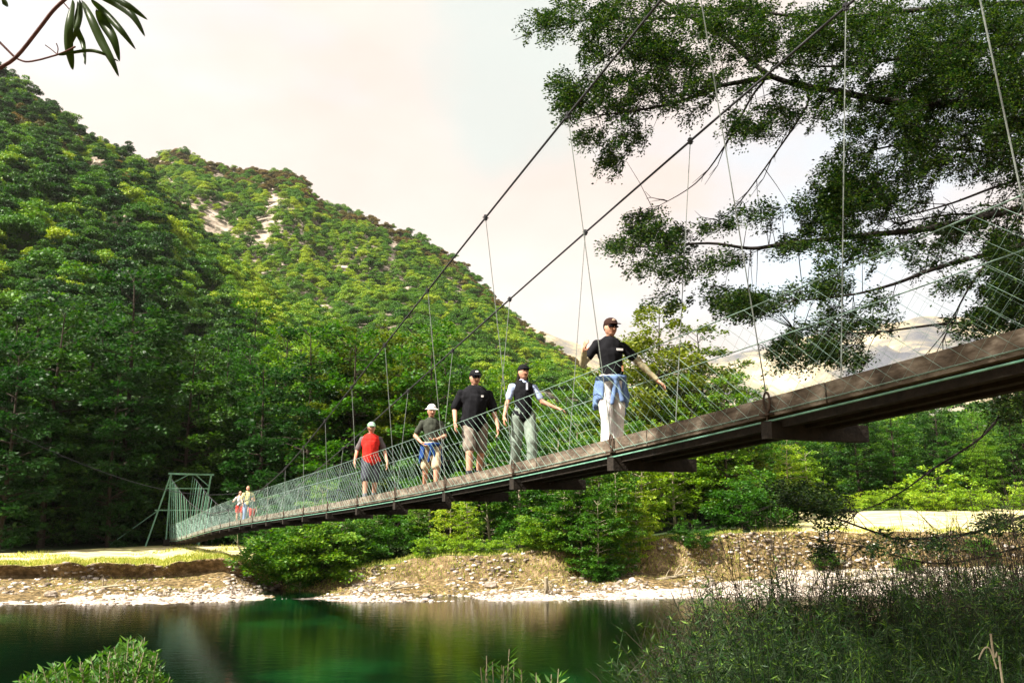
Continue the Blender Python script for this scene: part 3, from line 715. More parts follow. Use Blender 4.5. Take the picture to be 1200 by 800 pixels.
_g = np.linspace(-3,66.3,400); _c = np.polyfit(cabY, cabZ, 6); CZ = np.polyval(_c, _g)
def flare(Y): return .62*max(0, (30-Y)/20.0)**1.1 if Y < 30 else .35*((Y-30)/36.0)
def cp(Y, side):
    W = .98
    return bp(Y, (-.06-flare(Y)) if side < 0 else (W+.06+flare(Y)*.55), 0)*1.0+Vector((0,0,cabz(Y)-kz(Y)))
Y0, Y1 = -2.4, 66.3; W = .80
br = empty('suspension_bridge', bp(30)); br.location = (0,0,0)
tag(br, 'narrow wire mesh suspension footbridge with wooden deck crossing the river', 'bridge')
br.location = bp(Y1); off = -Vector(br.location)
def addb(mb, name, m, parent=br, smooth=False):
    mb.v = [v+off for v in mb.v]; return mb.build(name, m, parent, smooth)
# transoms, hangers
tY = [11.43+2.63*k for k in range(-5, 21)]; tY = [y for y in tY if y < 65.5]
for y in tY:
    b = MB(); a, e = bp(y, -.08, -.13), bp(y, W+.40, -.13); b.beam(a, e, .15, .17)
    addb(b, 'transom', M['wood_beam'])
    for side in (-1, 1):
        base = bp(y, -.06 if side < 0 else W+.12, .06); top = cp(y, side)
        if y > 63: continue
        b = MB(); hk = base+Vector((0,0,.16))
        if top.z > hk.z+.12: b.tube([hk, top], .0065 if y < 30 else .013, 5)
        h = addb(b, 'hanger', M['rod'] if y > 9.5 or side > 0 else M['rod']) if b.v else None
        b = MB(); pts = []
        for k in range(17):
            g = 6.283*k/16; pts.append(hk+BD*.045*math.sin(g)+Vector((0,0,-.08+.10*math.cos(g))))
        b.tube(pts, .012, 6); b.tube([hk+Vector((0,0,-.16)), hk+Vector((0,0,-.34))], .014, 6)
        b.beam(hk+Vector((0,0,-.2))-BD*.07, hk+Vector((0,0,-.2))+BD*.07, .09, .02)
        addb(b, 'shackle', M['rust'], br)
        if h is not None and y < 45:
            b = MB(); b.box(top, BD*.022, BN*.024, Vector((0,0,.045))); b.tube([top-BN*.05, top+BN*.05], .010, 6); addb(b, 'cable_clamp', M['cable'])
# stringers
Ys = list(np.arange(Y0, Y1, 1.0))+[Y1]
for w_ in (.10, W/2, W-.12):
    b = MB()
    for a, e in zip(Ys[:-1], Ys[1:]): b.beam(bp(a, w_, -.055), bp(e, w_, -.055), .10, .11)
    addb(b, 'stringer', M['wood_beam'])
# deck boards (one surface pattern) and kerb boards
b = MB(); y = Y0
while y < Y1:
    b.box(bp(y+.05, W/2, .018+random.uniform(-.004,.004)), BD*.0615+Vector((0,0,(kz(y+.1)-kz(y))*.5)), BN*(W/2+random.uniform(-.01,.03)), Vector((0,0,.018))); y += .112
addb(b, 'deck', M['wood_deck'])
for w_ in (-.01, W+.01):
    ys_ = Y0; 
    b = MB()
    while ys_ < Y1-.2:
        ye = min(ys_+2.63, Y1); sub = 3
        for q in range(sub):
            a = ys_+(ye-.02-ys_)*q/sub; e = ys_+(ye-.02-ys_)*(q+1)/sub
            b.beam(bp(a, w_, .095), bp(e, w_, .095), .05, .19)
        ys_ = ye
    addb(b, 'kerb_board', M['wood_kerb'])
# cables
def cable_curve(side): return [cp(y, side) for y in np.linspace(-2.6, 66.3, 110)]
for side in (-1, 1):
    b = MB(); b.tube(cable_curve(side), .017, 6); addb(b, 'main_cable', M['cable'], smooth=True)
    b = MB(); b.tube([bp(y, -.07 if side < 0 else W+.07, -.05) for y in Ys], .011, 5); addb(b, 'deck_cable', M['green_steel'])
# netting
NH = 1.08
def netlean(h): return .10*h
def net(side):
    w0 = -.045 if side < 0 else W+.045
    b = MB(); sgn = -1 if side < 0 else 1
    def pt(y, h): return bp(y, w0+sgn*netlean(h), .02+h)
    for hh, r in ((NH, .007),(.02,.006)):
        b.tube([pt(y, hh) for y in Ys], r, 4)
    y = Y0-1.5
    while y < Y1:
        # far-leaning wire and its crossing wire
        for dirn in (1, -1):
            run = 1.2 if dirn > 0 else 1.0; r = (.0023 if side < 0 else .0014) if dirn > 0 else .0011
            if dirn < 0 and (y > 13 or side > 0 and y > 9): continue
            r *= 1+max(0, y-18)/50
            ya, ha, yb, hb = y, NH, y-run*dirn, 0.0
            if dirn > 0: ya, yb = y+run, y; 
            else: ya, yb = y, y+run
            n_ = 4; pts = []
            for k in range(n_+1):
                f = k/n_; yy = ya+(yb-ya)*f; h = NH*(1-f)
                if Y0 <= yy <= Y1: pts.append(pt(yy, h)+BN*.014*math.sin(f*9+y*3))
            if len(pts) > 1: b.tube(pts, r*random.uniform(.75,1.2), 3, False)
        y += (.19 if y < 30 else .26)*random.uniform(.8,1.2)
    return addb(b, 'safety_net', M['net'])
net(-1); net(1)
# towers
def tower(Yt, Hh, gz, leanleft=True, name='tower'):
    t = bpy.data.objects.new(name, None); C.objects.link(t); t.parent = br
    def beam(nm, a, e, s=.10):
        b = MB(); b.beam(a, e, s, s); addb(b, nm, M['green_steel'], t)
    base = bp(Yt); zt = cabz(Yt)+.1
    L_, R_ = bp(Yt, -.25), bp(Yt, W+1.75)
    tl, tr_ = Vector((L_.x, L_.y, zt)), Vector((R_.x, R_.y, zt-.03))
    al, ar = Vector((L_.x, L_.y, gz))-BN*.05, Vector((R_.x, R_.y, gz))-BN*.6
    bl, br2 = al-BN*1.35+BD*.2, ar+BD*1.1
    beam('leg', al, tl, .09); beam('leg', bl, tl); beam('leg', ar, tr_, .11); beam('leg', br2, tr_, .08)
    beam('crossbeam', tl-BN*.2, tr_+BN*.2, .13)
    def lerp(a, e, z): f = (z-a.z)/(e.z-a.z); return a.lerp(e, f)
    z2 = zt-1.05; beam('crossbeam', lerp(bl,tl,z2), lerp(ar,tr_,z2), .08)
    z3 = gz+(zt-gz)*.50; beam('crossbeam', lerp(bl,tl,z3)-BN*.25, lerp(ar,tr_,z3), .08)
    beam('brace', lerp(bl,tl,z2+.15), tl.lerp(tr_, .45), .06); beam('brace', lerp(ar,tr_,z2+.15), tl.lerp(tr_, .6), .06)
    b = MB(); b.tube([lerp(bl,tl,z3), lerp(bl,tl,z3)-BN*3.4+Vector((0,0,-(z3-gz)-.05))], .03, 5); addb(b, 'stay', M['green_steel'], t)
    for s_, tp in ((-1, tl),(1, tr_)):
        b = MB(); bk = 1 if Yt > 0 else -1
        b.tube([tp, tp+BD*9*bk+Vector((0,0,-(zt-gz)-.4))], .024, 5); addb(b, 'back_stay', M['cable'], t)
    b = MB()
    b.box(Vector((base.x, base.y, gz+.1))+BN*.45+BD*.4, BN*.9, BD*.45, Vector((0,0,.45))); addb(b, 'abutment', M['wood_beam'], t)
gt = gY(205, 66.5)[2]
tower(66.3, 5, gt-.1)
tower(-2.4, 5, near_z(8,-2.4)-.1)
# closely spaced rods beside the far tower (posts of the tower fence)
for k in range(9):
    for side in (-1, 1):
        y = 66.0-k*1.35
        b = MB(); b.tube([bp(y, -.06 if side < 0 else W+.1, .1), cp(y, side)], .02, 4, False); 
        if (cp(y, side)-bp(y)).z > .5: addb(b, 'hanger', M['green_steel'])
# side stay wire running up river
b = MB(); a, e = bp(33, -.06, 1.12), P(-330, 330, 8.0)
b.tube([a.lerp(e, t)+Vector((0,0,-.9*math.sin(math.pi*t))) for t in np.linspace(0,1,24)], [.010-.006*k/23 for k in range(24)], 4)
b.tube([bp(33, -.05, .1), a], .008, 4)
addb(b, 'guy_wire', M['cable'])
# ------------------------------------------------------------- the big beech on the right
def smooth_path(pts, n=5):
    pts = [Vector(p) for p in pts]; out = []
    for k in range(len(pts)-1):
        p0, p1, p2, p3 = pts[max(k-1,0)], pts[k], pts[k+1], pts[min(k+2,len(pts)-1)]
        for i in range(n):
            t = i/n; out.append(.5*((2*p1)+(p2-p0)*t+(2*p0-5*p1+4*p2-p3)*t*t+(3*p1-p0-3*p2+p3)*t**3))
    out.append(pts[-1]); return out
bt = empty('beech_tree', (9.6, 13.6, near_z(9.6,13.6)-.2)); BO = Vector(bt.location)
tag(bt, 'huge dark beech whose layered branches fill the upper right above the bridge', 'tree')
trunk = [BO+Vector((0,0,0)), BO+Vector((.1,0,3)), BO+Vector((-.15,.1,7)), BO+Vector((.0,.2,11)), BO+Vector((-.3,0,15)), BO+Vector((-.3,0,17.5))]
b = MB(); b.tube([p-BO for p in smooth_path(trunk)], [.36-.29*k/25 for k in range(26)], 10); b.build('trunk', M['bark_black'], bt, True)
TL = [  # limbs as photo columns, rows and distances
 ([(1380,140,13.6),(1260,125,13.4),(1160,122,13.2),(1055,120,13),(985,108,13),(905,90,13.2),(850,45,13.4),(775,0,13.6),(735,-30,13.8)], .10),
 ([(905,90,13.2),(870,96,13),(840,102,12.9),(800,118,12.8),(745,130,12.7),(700,135,12.6)], .045),
 ([(895,96,13.2),(880,115,13),(850,170,12.8),(815,215,12.6),(765,245,12.5)], .022),
 ([(945,105,13.2),(945,125,13),(905,185,12.8),(860,245,12.6),(835,262,12.6)], .022),
 ([(1380,20,14),(1260,2,13.8),(1100,10,13.6),(965,21,13.5),(870,12,13.3),(790,8,13.2)], .065),
 ([(1380,70,13.4),(1200,52,13.2),(1080,66,13),(975,78,12.8),(900,73,12.8)], .05),
 ([(1400,255,12.8),(1280,240,12.5),(1200,244,12.2),(1100,266,12.2),(1010,276,12.2),(920,286,12.2),(880,291,12.2),(830,285,12.2),(760,290,12.2)], .075),
 ([(1400,240,13),(1280,225,12.8),(1170,248,12.6),(1110,252,12.6),(1050,262,12.5)], .045),
 ([(1400,200,12.8),(1270,195,12.5),(1180,215,12.3),(1110,240,12.2),(1040,258,12.2)], .04),
 ([(1400,290,12),(1250,280,11.8),(1165,296,11.6),(1095,315,11.6),(1050,332,11.6),(1000,345,11.6),(940,352,11.6)], .05),
 ([(1165,298,11.6),(1140,330,11.5),(1118,370,11.5),(1105,400,11.5)], .02),
 ([(1400,170,14),(1200,180,14),(1060,170,14),(1000,185,14)], .05),
 ([(1300,330,11.8),(1180,372,11.6),(1100,380,11.5),(1010,390,11.4),(930,385,11.4)], .035),
 ([(800,5,13.3),(760,28,13.1),(715,62,13),(672,102,12.9)], .022),
 ([(870,12,13.3),(780,22,13.2),(700,22,13.1),(640,34,13)], .028),
 ([(1350,400,12),(1210,455,11.8),(1150,512,11.6),(1100,545,11.5),(1050,580,11.4),(1005,600,11.4)], .028),
 ([(1350,560,12.5),(1199,605,12.3),(1130,626,12.2),(1055,631,12.1),(1028,624,12),(960,600,12),(925,588,12)], .035),
 ([(1320,610,12.5),(1200,640,12.3),(1100,660,12.1),(1010,640,12),(930,630,12)], .022),
]
limb_nodes = []
for pts, r in TL:
    W_ = [P(*q) for q in pts]
    if pts[0][0] > 1290:
        k = min(1, max(0, (W_[0].z-BO.z)/17)); W_ = [Vector((9.55, 13.7, max(BO.z+1.2, W_[0].z-.6)))]+W_
    path = smooth_path(W_, 5); b = MB(); m = len(path)
    b.tube([p-BO for p in path], [r*(1-.82*k/(m-1)) for k in range(m)], 6); 
    for k, p in enumerate(path): limb_nodes.append((p, (path[min(k+1,m-1)]-path[max(k-1,0)]).normalized()))
    rs = random.Random(int(r*1e4)+m)
    for _ in range(7):        # bare side twigs
        k = rs.randrange(m//3, m); a = path[k]; d = (path[min(k+1,m-1)]-path[max(k-1,0)]).normalized()+Vector((rs.uniform(-.8,.5),rs.uniform(-.6,.6),rs.uniform(-.9,.6)))
        Ln = rs.uniform(.15,.5); m1 = a+d*Ln*.5+Vector((rs.uniform(-.06,.06),0,rs.uniform(-.08,.08))); e = a+d*Ln+Vector((rs.uniform(-.1,.1),0,-.1*Ln))
        b.tube([a-BO, m1-BO, e-BO], [.009,.006,.003], 3, False)
        d2 = d+Vector((rs.uniform(-.6,.6),rs.uniform(-.4,.4),rs.uniform(-.6,.6))); b.tube([m1-BO, m1+d2*Ln*.4-BO], [.005,.0025], 3, False)
    b.build('limb', M['bark_black'], bt, True)
CL = [  # foliage masses: column, row, half width, half height, sprays
 (640,30,24,15,10),(690,22,45,24,30),(700,60,26,22,14),(760,30,55,32,52),(668,95,8,14,7),(676,122,16,20,16),(720,110,48,30,48),(790,100,55,36,62),(700,155,18,8,9),(722,185,16,14,13),(745,155,22,22,12),(770,60,40,22,34),
 (850,70,50,45,44),(860,20,55,26,52),(930,40,60,34,58),(900,140,42,20,20),(880,152,20,8,10),(950,120,45,30,34),(975,70,50,34,42),(1010,30,50,34,62),(1080,60,70,58,175),(1150,60,80,65,230),(1230,80,70,80,180),
 (1050,140,70,48,120),(1130,150,80,58,180),(1220,180,60,70,140),(1000,200,40,30,42),(975,250,38,30,58),(1010,235,38,32,58),(1060,215,45,32,52),(1100,270,50,16,20),(1010,290,44,24,34),(985,330,22,16,14),(935,285,20,9,14),
 (735,285,22,8,12),(760,262,22,16,22),(790,280,34,16,26),(775,310,30,8,10),(820,310,34,18,14),(850,262,28,10,9),(900,245,28,18,10),(795,350,26,10,6),(860,345,30,14,12),(860,300,28,10,8),
 (875,358,26,14,26),(905,352,34,12,20),(960,340,28,10,14),(960,400,36,24,44),(920,410,14,18,9),(1000,372,28,18,18),(1040,380,20,8,7),(1000,410,26,20,20),(1090,300,40,12,10),(1040,350,20,10,7),
 (1150,262,55,24,34),(1190,290,26,22,30),(1130,330,30,12,10),(1185,330,22,42,70),(1220,360,40,60,100),(1165,375,22,14,18),(1190,465,22,26,36),(1130,382,22,8,8),
 (965,585,38,14,34),(935,578,22,10,12),(990,605,18,8,8),(1040,632,26,6,7),(1100,632,32,6,8),(1180,612,28,10,12),(985,640,20,5,4),
]
Vs = []; tw = MB()
for cx, cy, rx, ry, n in CL:
    for _ in range(int(n*(1.75 if cx > 1000 and cy < 260 else 1.7))):
        a = random.uniform(0,6.28); q = random.random()**.55
        px, py = cx+rx*q*math.cos(a), cy+ry*q*math.sin(a); Y = 12.6+random.uniform(-1.2,1.3)-(.9 if py > 290 else 0)
        if px > 1000 and py < 260: Y += random.uniform(-.8, 2.5)
        p = P(px, py, Y)
        near = min(limb_nodes, key=lambda t: (t[0]-p).length_squared)
        d = p-near[0]
        if d.length > .01: d = d.normalized()
        d = d*.5+Vector((-.7, random.uniform(-.5,.5), random.uniform(-.35,.25)))
        R_ = random.uniform(.14,.32); nn = int(random.uniform(70, 110))
        Vs.append(spray(p-BO, d, R_, nn, .040, flat=.36, droop=.18))
        if random.random() < .3:
            a_ = near[0]; L_ = (p-a_).length
            if L_ < .8: mid = a_.lerp(p, .5)+Vector((0,random.uniform(-.05,.05),.06*L_)); tw.tube([a_-BO, mid-BO, p-BO], [.007,.005,.003], 3, False)
        dn = d.normalized(); 
        for s_ in (-.5, 0, .5): tw.tube([p-BO, p+Vector((dn.x*math.cos(s_)-dn.y*math.sin(s_), dn.x*math.sin(s_)+dn.y*math.cos(s_), dn.z*.4))*R_*.85-BO], [.003,.0015], 3, False)
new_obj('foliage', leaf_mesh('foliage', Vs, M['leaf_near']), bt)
tw.build('twigs', M['bark_black'], bt)
# hidden remainder of its crown, above and right of the frame
Vs = []
for _ in range(900):
    a, q = random.uniform(0,6.28), random.random()**.5
    p = Vector((10.6+5*q*math.cos(a), 15.5+4.5*q*math.sin(a), random.uniform(3.5,14)))-BO
    pp = proj(p+BO)
    if pp[0] < 1215 and pp[1] > -20: continue
    Vs.append(spray(p, (random.uniform(-1,1),random.uniform(-1,1),0), .5, 40, .06))
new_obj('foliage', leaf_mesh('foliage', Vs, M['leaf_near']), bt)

# ------------------------------------------------------------- shrubs on the near bank
def twig_shrub(seed, H, R, nst, nleaf, leafsize, m, bark='twig'):
    rs = random.Random(seed); wd = MB(); ps, ds, sz = [], [], []
    for k in range(nst):
        a = rs.uniform(0,6.28); rad = R*rs.random()**.5; h = H*rs.uniform(.45,1.05)*(1-.35*(rad/R)**2)
        o = Vector((rad*.25*math.cos(a), rad*.25*math.sin(a), 0)); tip = Vector((rad*math.cos(a)+rs.uniform(-.15,.15), rad*math.sin(a)+rs.uniform(-.15,.15), h))
        m1 = o.lerp(tip, .5)+Vector((rs.uniform(-.12,.12), rs.uniform(-.12,.12), .12*h)); 
        wd.tube([o, m1, tip], [.008,.005,.002], 3, False)
        for q in range(8):
            f = rs.uniform(.3,.95); b0 = m1.lerp(tip, max(0,(f-.5)*2)) if f > .5 else o.lerp(m1, f*2)
            dv = Vector((rs.uniform(-1,1), rs.uniform(-1,1), rs.uniform(-.1,1.1))).normalized()*rs.uniform(.15,.5)
            wd.tube([b0, b0+dv*.5+Vector((0,0,.03)), b0+dv], [.003,.0022,.0012], 3, False)
            for _ in range(nleaf):
                t = rs.random(); c = b0+dv*t; ps.append(c); ds.append((rs.uniform(-1,1), rs.uniform(-1,1), rs.uniform(-.2,1))); sz.append(leafsize*rs.uniform(.6,1.5))
    p, d, s = np.array([tuple(q) for q in ps]), np.array(ds), np.array(sz)*1.25
    V = leaf_arrays(p, d, RNG.normal(0,1,(len(p),3)), s*1.1, s*.15)
    wm = bpy.data.meshes.new('stems'); wm.from_pydata([tuple(v) for v in wd.v], [], wd.f); wm.materials.append(M[bark]); wm.update()
    return wm, np_mesh('foliage', V, quads(len(p)), m)
M['twig'] = surf('green_twig', [(.3,(.012,.026,.010)),(.7,(.04,.07,.025))], 20, .8, .2)
SH = [twig_shrub(200+i, 2.4, 1.25, 150, 11, .040, M['leaf_shrub']) for i in range(3)]+[twig_shrub(210, 2.9, 1.2, 150, 2, .03, M['leaf_shrub'], 'bark')]
def shrub(k, pos, s, lab, grp=None, name='shrub'):
    r = empty(name, pos, random.random()*6.28); r.scale = (s, s, s*random.uniform(.9,1.1)); tag(r, lab, 'shrub', grp)
    new_obj('stems', SH[k][0], r); new_obj('foliage', SH[k][1], r)
def place_shrub(px, Y, toppy, k, lab, grp):
    if k < 3: toppy += interp([(780,0),(850,22),(1000,26),(1100,20),(1200,0)], px) if Y > 8.6 else 4
    top = P(px, toppy, Y); gz = near_z(top.x, Y)-.1; s = (top.z-gz)/(2.35 if k < 3 else 2.8); shrub(k, (top.x, Y, gz), s, lab, grp)
GRP = 'twiggy shrubs on the near bank'
for px, Y, tp in [(812,9.5,738),(845,9.5,706),(865,11,678),(900,10,668),(935,11,668),(960,9,690),(985,11.5,655),(1015,10,676),(1050,11,662),(1080,9,690),(1100,11.5,650),(1140,10,662),(1170,11.5,640),(1200,9.5,650),(1240,10.5,630),(1280,11,630),(900,8,735),(980,7.8,735),(1060,7.5,728),(1140,7.5,715),(1215,7.5,700),(840,7.8,755)]:
    place_shrub(px, Y, tp, random.randrange(3), 'dense twiggy dark green shrub in the thicket at the lower right on the near bank', GRP)
for px, Y, tp in [(895,12,628),(1000,12.5,625),(1075,12,612),(1150,12,590),(1190,11.5,575),(1040,11,630),(950,12,640),(830,11.5,668),(925,13,618),(1110,11.4,600),(1225,11,570),(870,12.5,655),(1060,12.5,640),(1135,11,630)]:
    place_shrub(px, Y, tp, 3, 'open sparse shrub with thin dark twigs rising above the thicket at the lower right', 'sparse taller shrubs on the near bank')
# long arching grass stems in the thicket
def grass_clump(px, Y, tp, n, lab, grp, wd=.012, spread=.9):
    top = P(px, tp, Y); gz = near_z(top.x, Y)-.05; H = top.z-gz; b = MB()
    for _ in range(n):
        a = random.uniform(0,6.28); Ls = random.uniform(.5,1.05)*H; lean = random.uniform(.1,spread); pts = []
        for k in range(6):
            t = k/5; pts.append(Vector((math.cos(a)*lean*t**1.6*H*.45, math.sin(a)*lean*t**1.6*H*.45, Ls*(t-.18*lean*t**3))))
        i = len(b.v); sd = Vector((-math.sin(a), math.cos(a), 0))
        for k, q in enumerate(pts): w2_ = wd*(1-(k/5)**2)*.5+.0008; b.v += [q-sd*w2_, q+sd*w2_]
        b.f += [(i+2*k, i+2*k+1, i+2*k+3, i+2*k+2) for k in range(5)]
    o = b.build('grass_clump', M['leaf_bush']); o.location = (top.x, Y, gz); tag(o, lab, 'grass clump', grp)
for px, Y, tp in [(850,8.5,725),(905,9,705),(955,9,712),(1010,9.2,700),(1065,9,705),(1120,9.2,690),(1175,9,690),(870,7,745),(930,6.5,742),(1000,7,730),(1080,6.5,735),(1150,7,722),(1190,6.5,735),(840,7,770)]:
    grass_clump(px, Y, tp, 46, 'clump of long arching green grass blades in front of the lower right thicket', 'long grass clumps in the thicket')
b = MB(); q = P(1170, 745, 6.2); gz = near_z(q.x, 6.2)
b.tube(smooth_path([(q.x, 6.2, gz), P(1175,800,6.2), P(1165,770,6.2), P(1161,742,6.2)],4), .007, 5); b.tube(smooth_path([P(1168,783,6.2), P(1160,760,6.2), P(1153,760,6.2), P(1147,772,6.2)],5), .005, 5)
b.v = [v-Vector((q.x, 6.2, gz)) for v in b.v]; o = b.build('dry_stem', M['bark_pale']); o.location = (q.x, 6.2, gz); tag(o, 'pale dry hooked stem standing in front of the lower right thicket', 'dead stem')

# leafy bush lower left and sprigs lower middle
def leafy_bush(pos, stems, lab, name='leafy_bush', ls=.055, m='leaf_bush', every=.035, wd=.3):
    r = empty(name, pos); tag(r, lab, 'bush'); O = Vector(pos); wm = MB(); p_, d_, s_ = [], [], []
    for pts in stems:
        path = smooth_path(pts, 6); wm.tube([q-O for q in path], [.007*(1-.7*k/len(path)) for k in range(len(path))], 4, False)
        Lg = sum((path[k+1]-path[k]).length for k in range(len(path)-1)); nn = int(Lg*.75/every)
        for k in range(nn):
            t = (.25+.75*k/nn)*(len(path)-1); i = min(int(t), len(path)-2); q = path[i].lerp(path[i+1], t-i); tg = (path[i+1]-path[i]).normalized()
            for _ in range(2):
                sd = Vector((random.uniform(-1,1), random.uniform(-1,1), random.uniform(-.6,1))); sd = (sd-tg*sd.dot(tg)).normalized(); dv = tg*.7+sd
                p_.append(tuple(q-O)); d_.append(tuple(dv)); s_.append(ls*random.uniform(.6,1.25))
    wm.build('stems', M['bark_pale'], r); p_, d_, s_ = np.array(p_), np.array(d_), np.array(s_)
    new_obj('foliage', np_mesh('foliage', leaf_arrays(p_, d_, RNG.normal(0,1,(len(p_),3)), s_, s_*wd), quads(len(p_)), M[m]), r)
Yb = 5.5; base = P(150, 840, Yb); base.z = near_z(base.x, Yb)-.05; st = []
rs = random.Random(3)
for k in range(120):
    t = rs.random(); tx = 18+190*t; ty = interp([(10,800),(30,790),(60,778),(100,768),(130,754),(150,746),(170,745),(185,762),(200,790),(215,815)], tx)+rs.uniform(0,30)
    y_ = Yb+rs.uniform(-.5,.6); tip = P(tx, ty, y_); root = base+Vector((rs.uniform(-.35,.35), rs.uniform(-.3,.3), 0))
    m_ = root.lerp(tip, .6)+Vector((rs.uniform(-.05,.05), 0, .18)); st.append([root, m_, tip])
leafy_bush(tuple(base), st, 'leafy bright green bush with arching stems in the lower left corner')
for px, lab, n in ((585, 'taller green sprig sticking up at the bottom edge left of centre', 9), (632, 'short yellow green sprig at the bottom edge just left of the middle', 8)):
    Yb = 5.6; base = P(px, 850, Yb); base.z = near_z(base.x, Yb)-.05; st = []
    for k in range(n):
        tip = P(px+rs.uniform(-26,26), (758 if px < 600 else 778)+rs.uniform(0,28), Yb+rs.uniform(-.1,.1)); st.append([base+Vector((rs.uniform(-.05,.05),0,0)), base.lerp(tip,.6)+Vector((rs.uniform(-.04,.04),0,.03)), tip])
    leafy_bush(tuple(base), st, lab, 'green_sprig', ls=.075, every=.06, wd=.2)

# branch with lance leaves, upper left
br_o = P(-40, 140, 2.0); lb = empty('overhanging_branch', br_o); tag(lb, 'thin branch with long hanging lance shaped leaves in the upper left corner', 'branch')
b = MB(); O = Vector(br_o)
for pts, r in (([(-45,135,2.0),(-10,88,2.0),(18,68,2.0),(45,35,2.0),(62,13,2.0),(78,-2,2.0),(95,-16,2.0)], .0045), ([(-10,40,2.0),(3,53,2.0),(18,68,2.0)], .003), ([(18,68,2.0),(30,72.5,2.0),(45,70.5,2.0),(58,67,2.0),(68,64,2.0),(78,60,2.0),(88,55,1.98)], .0022), ([(67,64,2.0),(60,58,2.0),(53,53,2.0)], .0013), ([(67,64,2.0),(68,57,2.0),(66,51,2.0)], .0013), ([(75,4,2.0),(82,12,2.0)], .0015)):
    b.tube([p-O for p in smooth_path([P(*q) for q in pts], 4)], r, 6)
b.build('stem', surf('red_brown_twig', [(.3,(.06,.02,.015)),(.7,(.16,.06,.04))], 60, .7, .2), lb)
def lance(pts, wpx, Y):
    path = smooth_path([P(x, y, Y+.02*math.sin(x)) for x, y in pts], 5); m = len(path); W_ = wpx/F*Y; b = MB()
    for k, q in enumerate(path):
        t = k/(m-1); tg = (path[min(k+1,m-1)]-path[max(k-1,0)]).normalized(); sd = tg.cross(Vector((0,1,0))).normalized(); ww = W_*.5*max(.04, math.sin(math.pi*t**.8)**.75)
        b.v += [q-O-sd*ww+Vector((0,.006,0)), q-O+Vector((0,-.002,0)), q-O+sd*ww+Vector((0,.006,0))]
    for k in range(m-1):
        i = 3*k; b.f += [(i,i+1,i+4,i+3),(i+1,i+2,i+5,i+4)]
    b.build('leaf', M['leaf_lance'], lb, True)
for pts, w_ in (([(85,0),(80,25),(79,50),(82,70),(84,81)], 12), ([(93,0),(92,18),(87,38),(83,52)], 8), ([(91,2),(88,30),(96,50),(99,75)], 8), ([(95,0),(105,20),(118,48),(130,70),(138,89)], 11), ([(112,10),(120,25),(132,45),(139,71)], 13), ([(105,-2),(122,14),(142,36),(158,57)], 9), ([(112,-6),(135,3),(155,18),(169,42)], 10), ([(132,-4),(150,6),(172,22)], 8), ([(68,64),(100,58),(118,61),(138,71)], 5), ([(-8,-4),(2,0),(8,7)], 8)):
    lance(pts, w_, 2.0)

# trees on the near bank, left of and behind the camera (shade for the near end of the bridge)
wire_end = P(-330, 330, 8.0)
for k, (x, y, s, key, lab) in enumerate([(wire_end.x-.5, 8.2, .52, 'tall0', 'near bank beech left of the frame holding the thin wire'), (-7.4,-1.2,1.0,'canopy','tallest dark beech on the near bank behind the viewpoint'), (-2.5,-8,1.5,'dark1','pointed dark beech on the near bank behind the viewpoint'), (4.2,-8.5,.85,'dark2','second rounded dark beech on the near bank behind the viewpoint')]):
    plant(key, (x, y, near_z(x, y)-.2), s, label=lab)
# ------------------------------------------------------------- people
def fuse(mb, name, m, vox, parent, smooth=3, noise_amp=0.0, matfn=None, nscale=9.0):
    me = bpy.data.meshes.new(name); me.from_pydata([tuple(v) for v in mb.v], [], mb.f); me.update()
    o = bpy.data.objects.new('tmp', me); C.objects.link(o)
    r = o.modifiers.new('r', 'REMESH'); r.mode = 'VOXEL'; r.voxel_size = vox; r.use_smooth_shade = True
    if smooth:
        s = o.modifiers.new('s', 'SMOOTH'); s.iterations = smooth; s.factor = .5
    dg = bpy.context.evaluated_depsgraph_get(); me2 = bpy.data.meshes.new_from_object(o.evaluated_get(dg)); bpy.data.objects.remove(o)
    me2.name = name; me2.materials.clear()
    for x in (m if isinstance(m, (list,tuple)) else [m]): me2.materials.append(x)
    n = len(me2.vertices); 
    if noise_amp:
        co_ = np.empty(n*3); me2.vertices.foreach_get('co', co_); co_ = co_.reshape(-1,3); no = np.array([v.normal for v in me2.vertices])
        d = np.array([noise.noise(Vector((p[0]*nscale, p[1]*nscale, p[2]*nscale*.55)))+.6*noise.noise(Vector((p[0]*nscale*2.3, p[1]*nscale*2.3, p[2]*nscale*1.1))) for p in co_])
        co_ += no*(d*noise_amp)[:,None]; me2.vertices.foreach_set('co', co_.ravel())
    if matfn is not None:
        me2.polygons.foreach_set('material_index', [matfn(p.center) for p in me2.polygons])
    me2.polygons.foreach_set('use_smooth', [True]*len(me2.polygons)); me2.update()
    return new_obj(name, me2, parent)
SKIN = surf('skin', [(.3,(.50,.25,.16)),(.7,(.60,.33,.22))], 12, .55, .05)
LIP = cloth('lips', (.30,.09,.07)); EYE = cloth('eye_dark', (.02,.015,.012))
HAIRM = cloth('dark_hair', (.018,.013,.010)); GREYH = cloth('brown_hair', (.06,.04,.025))
BLACK = cloth('black_cloth', (.010,.010,.012)); GLASS = cloth('sunglass_lens', (.006,.006,.008), rough=.15)
def V3(*a): return Vector(a)
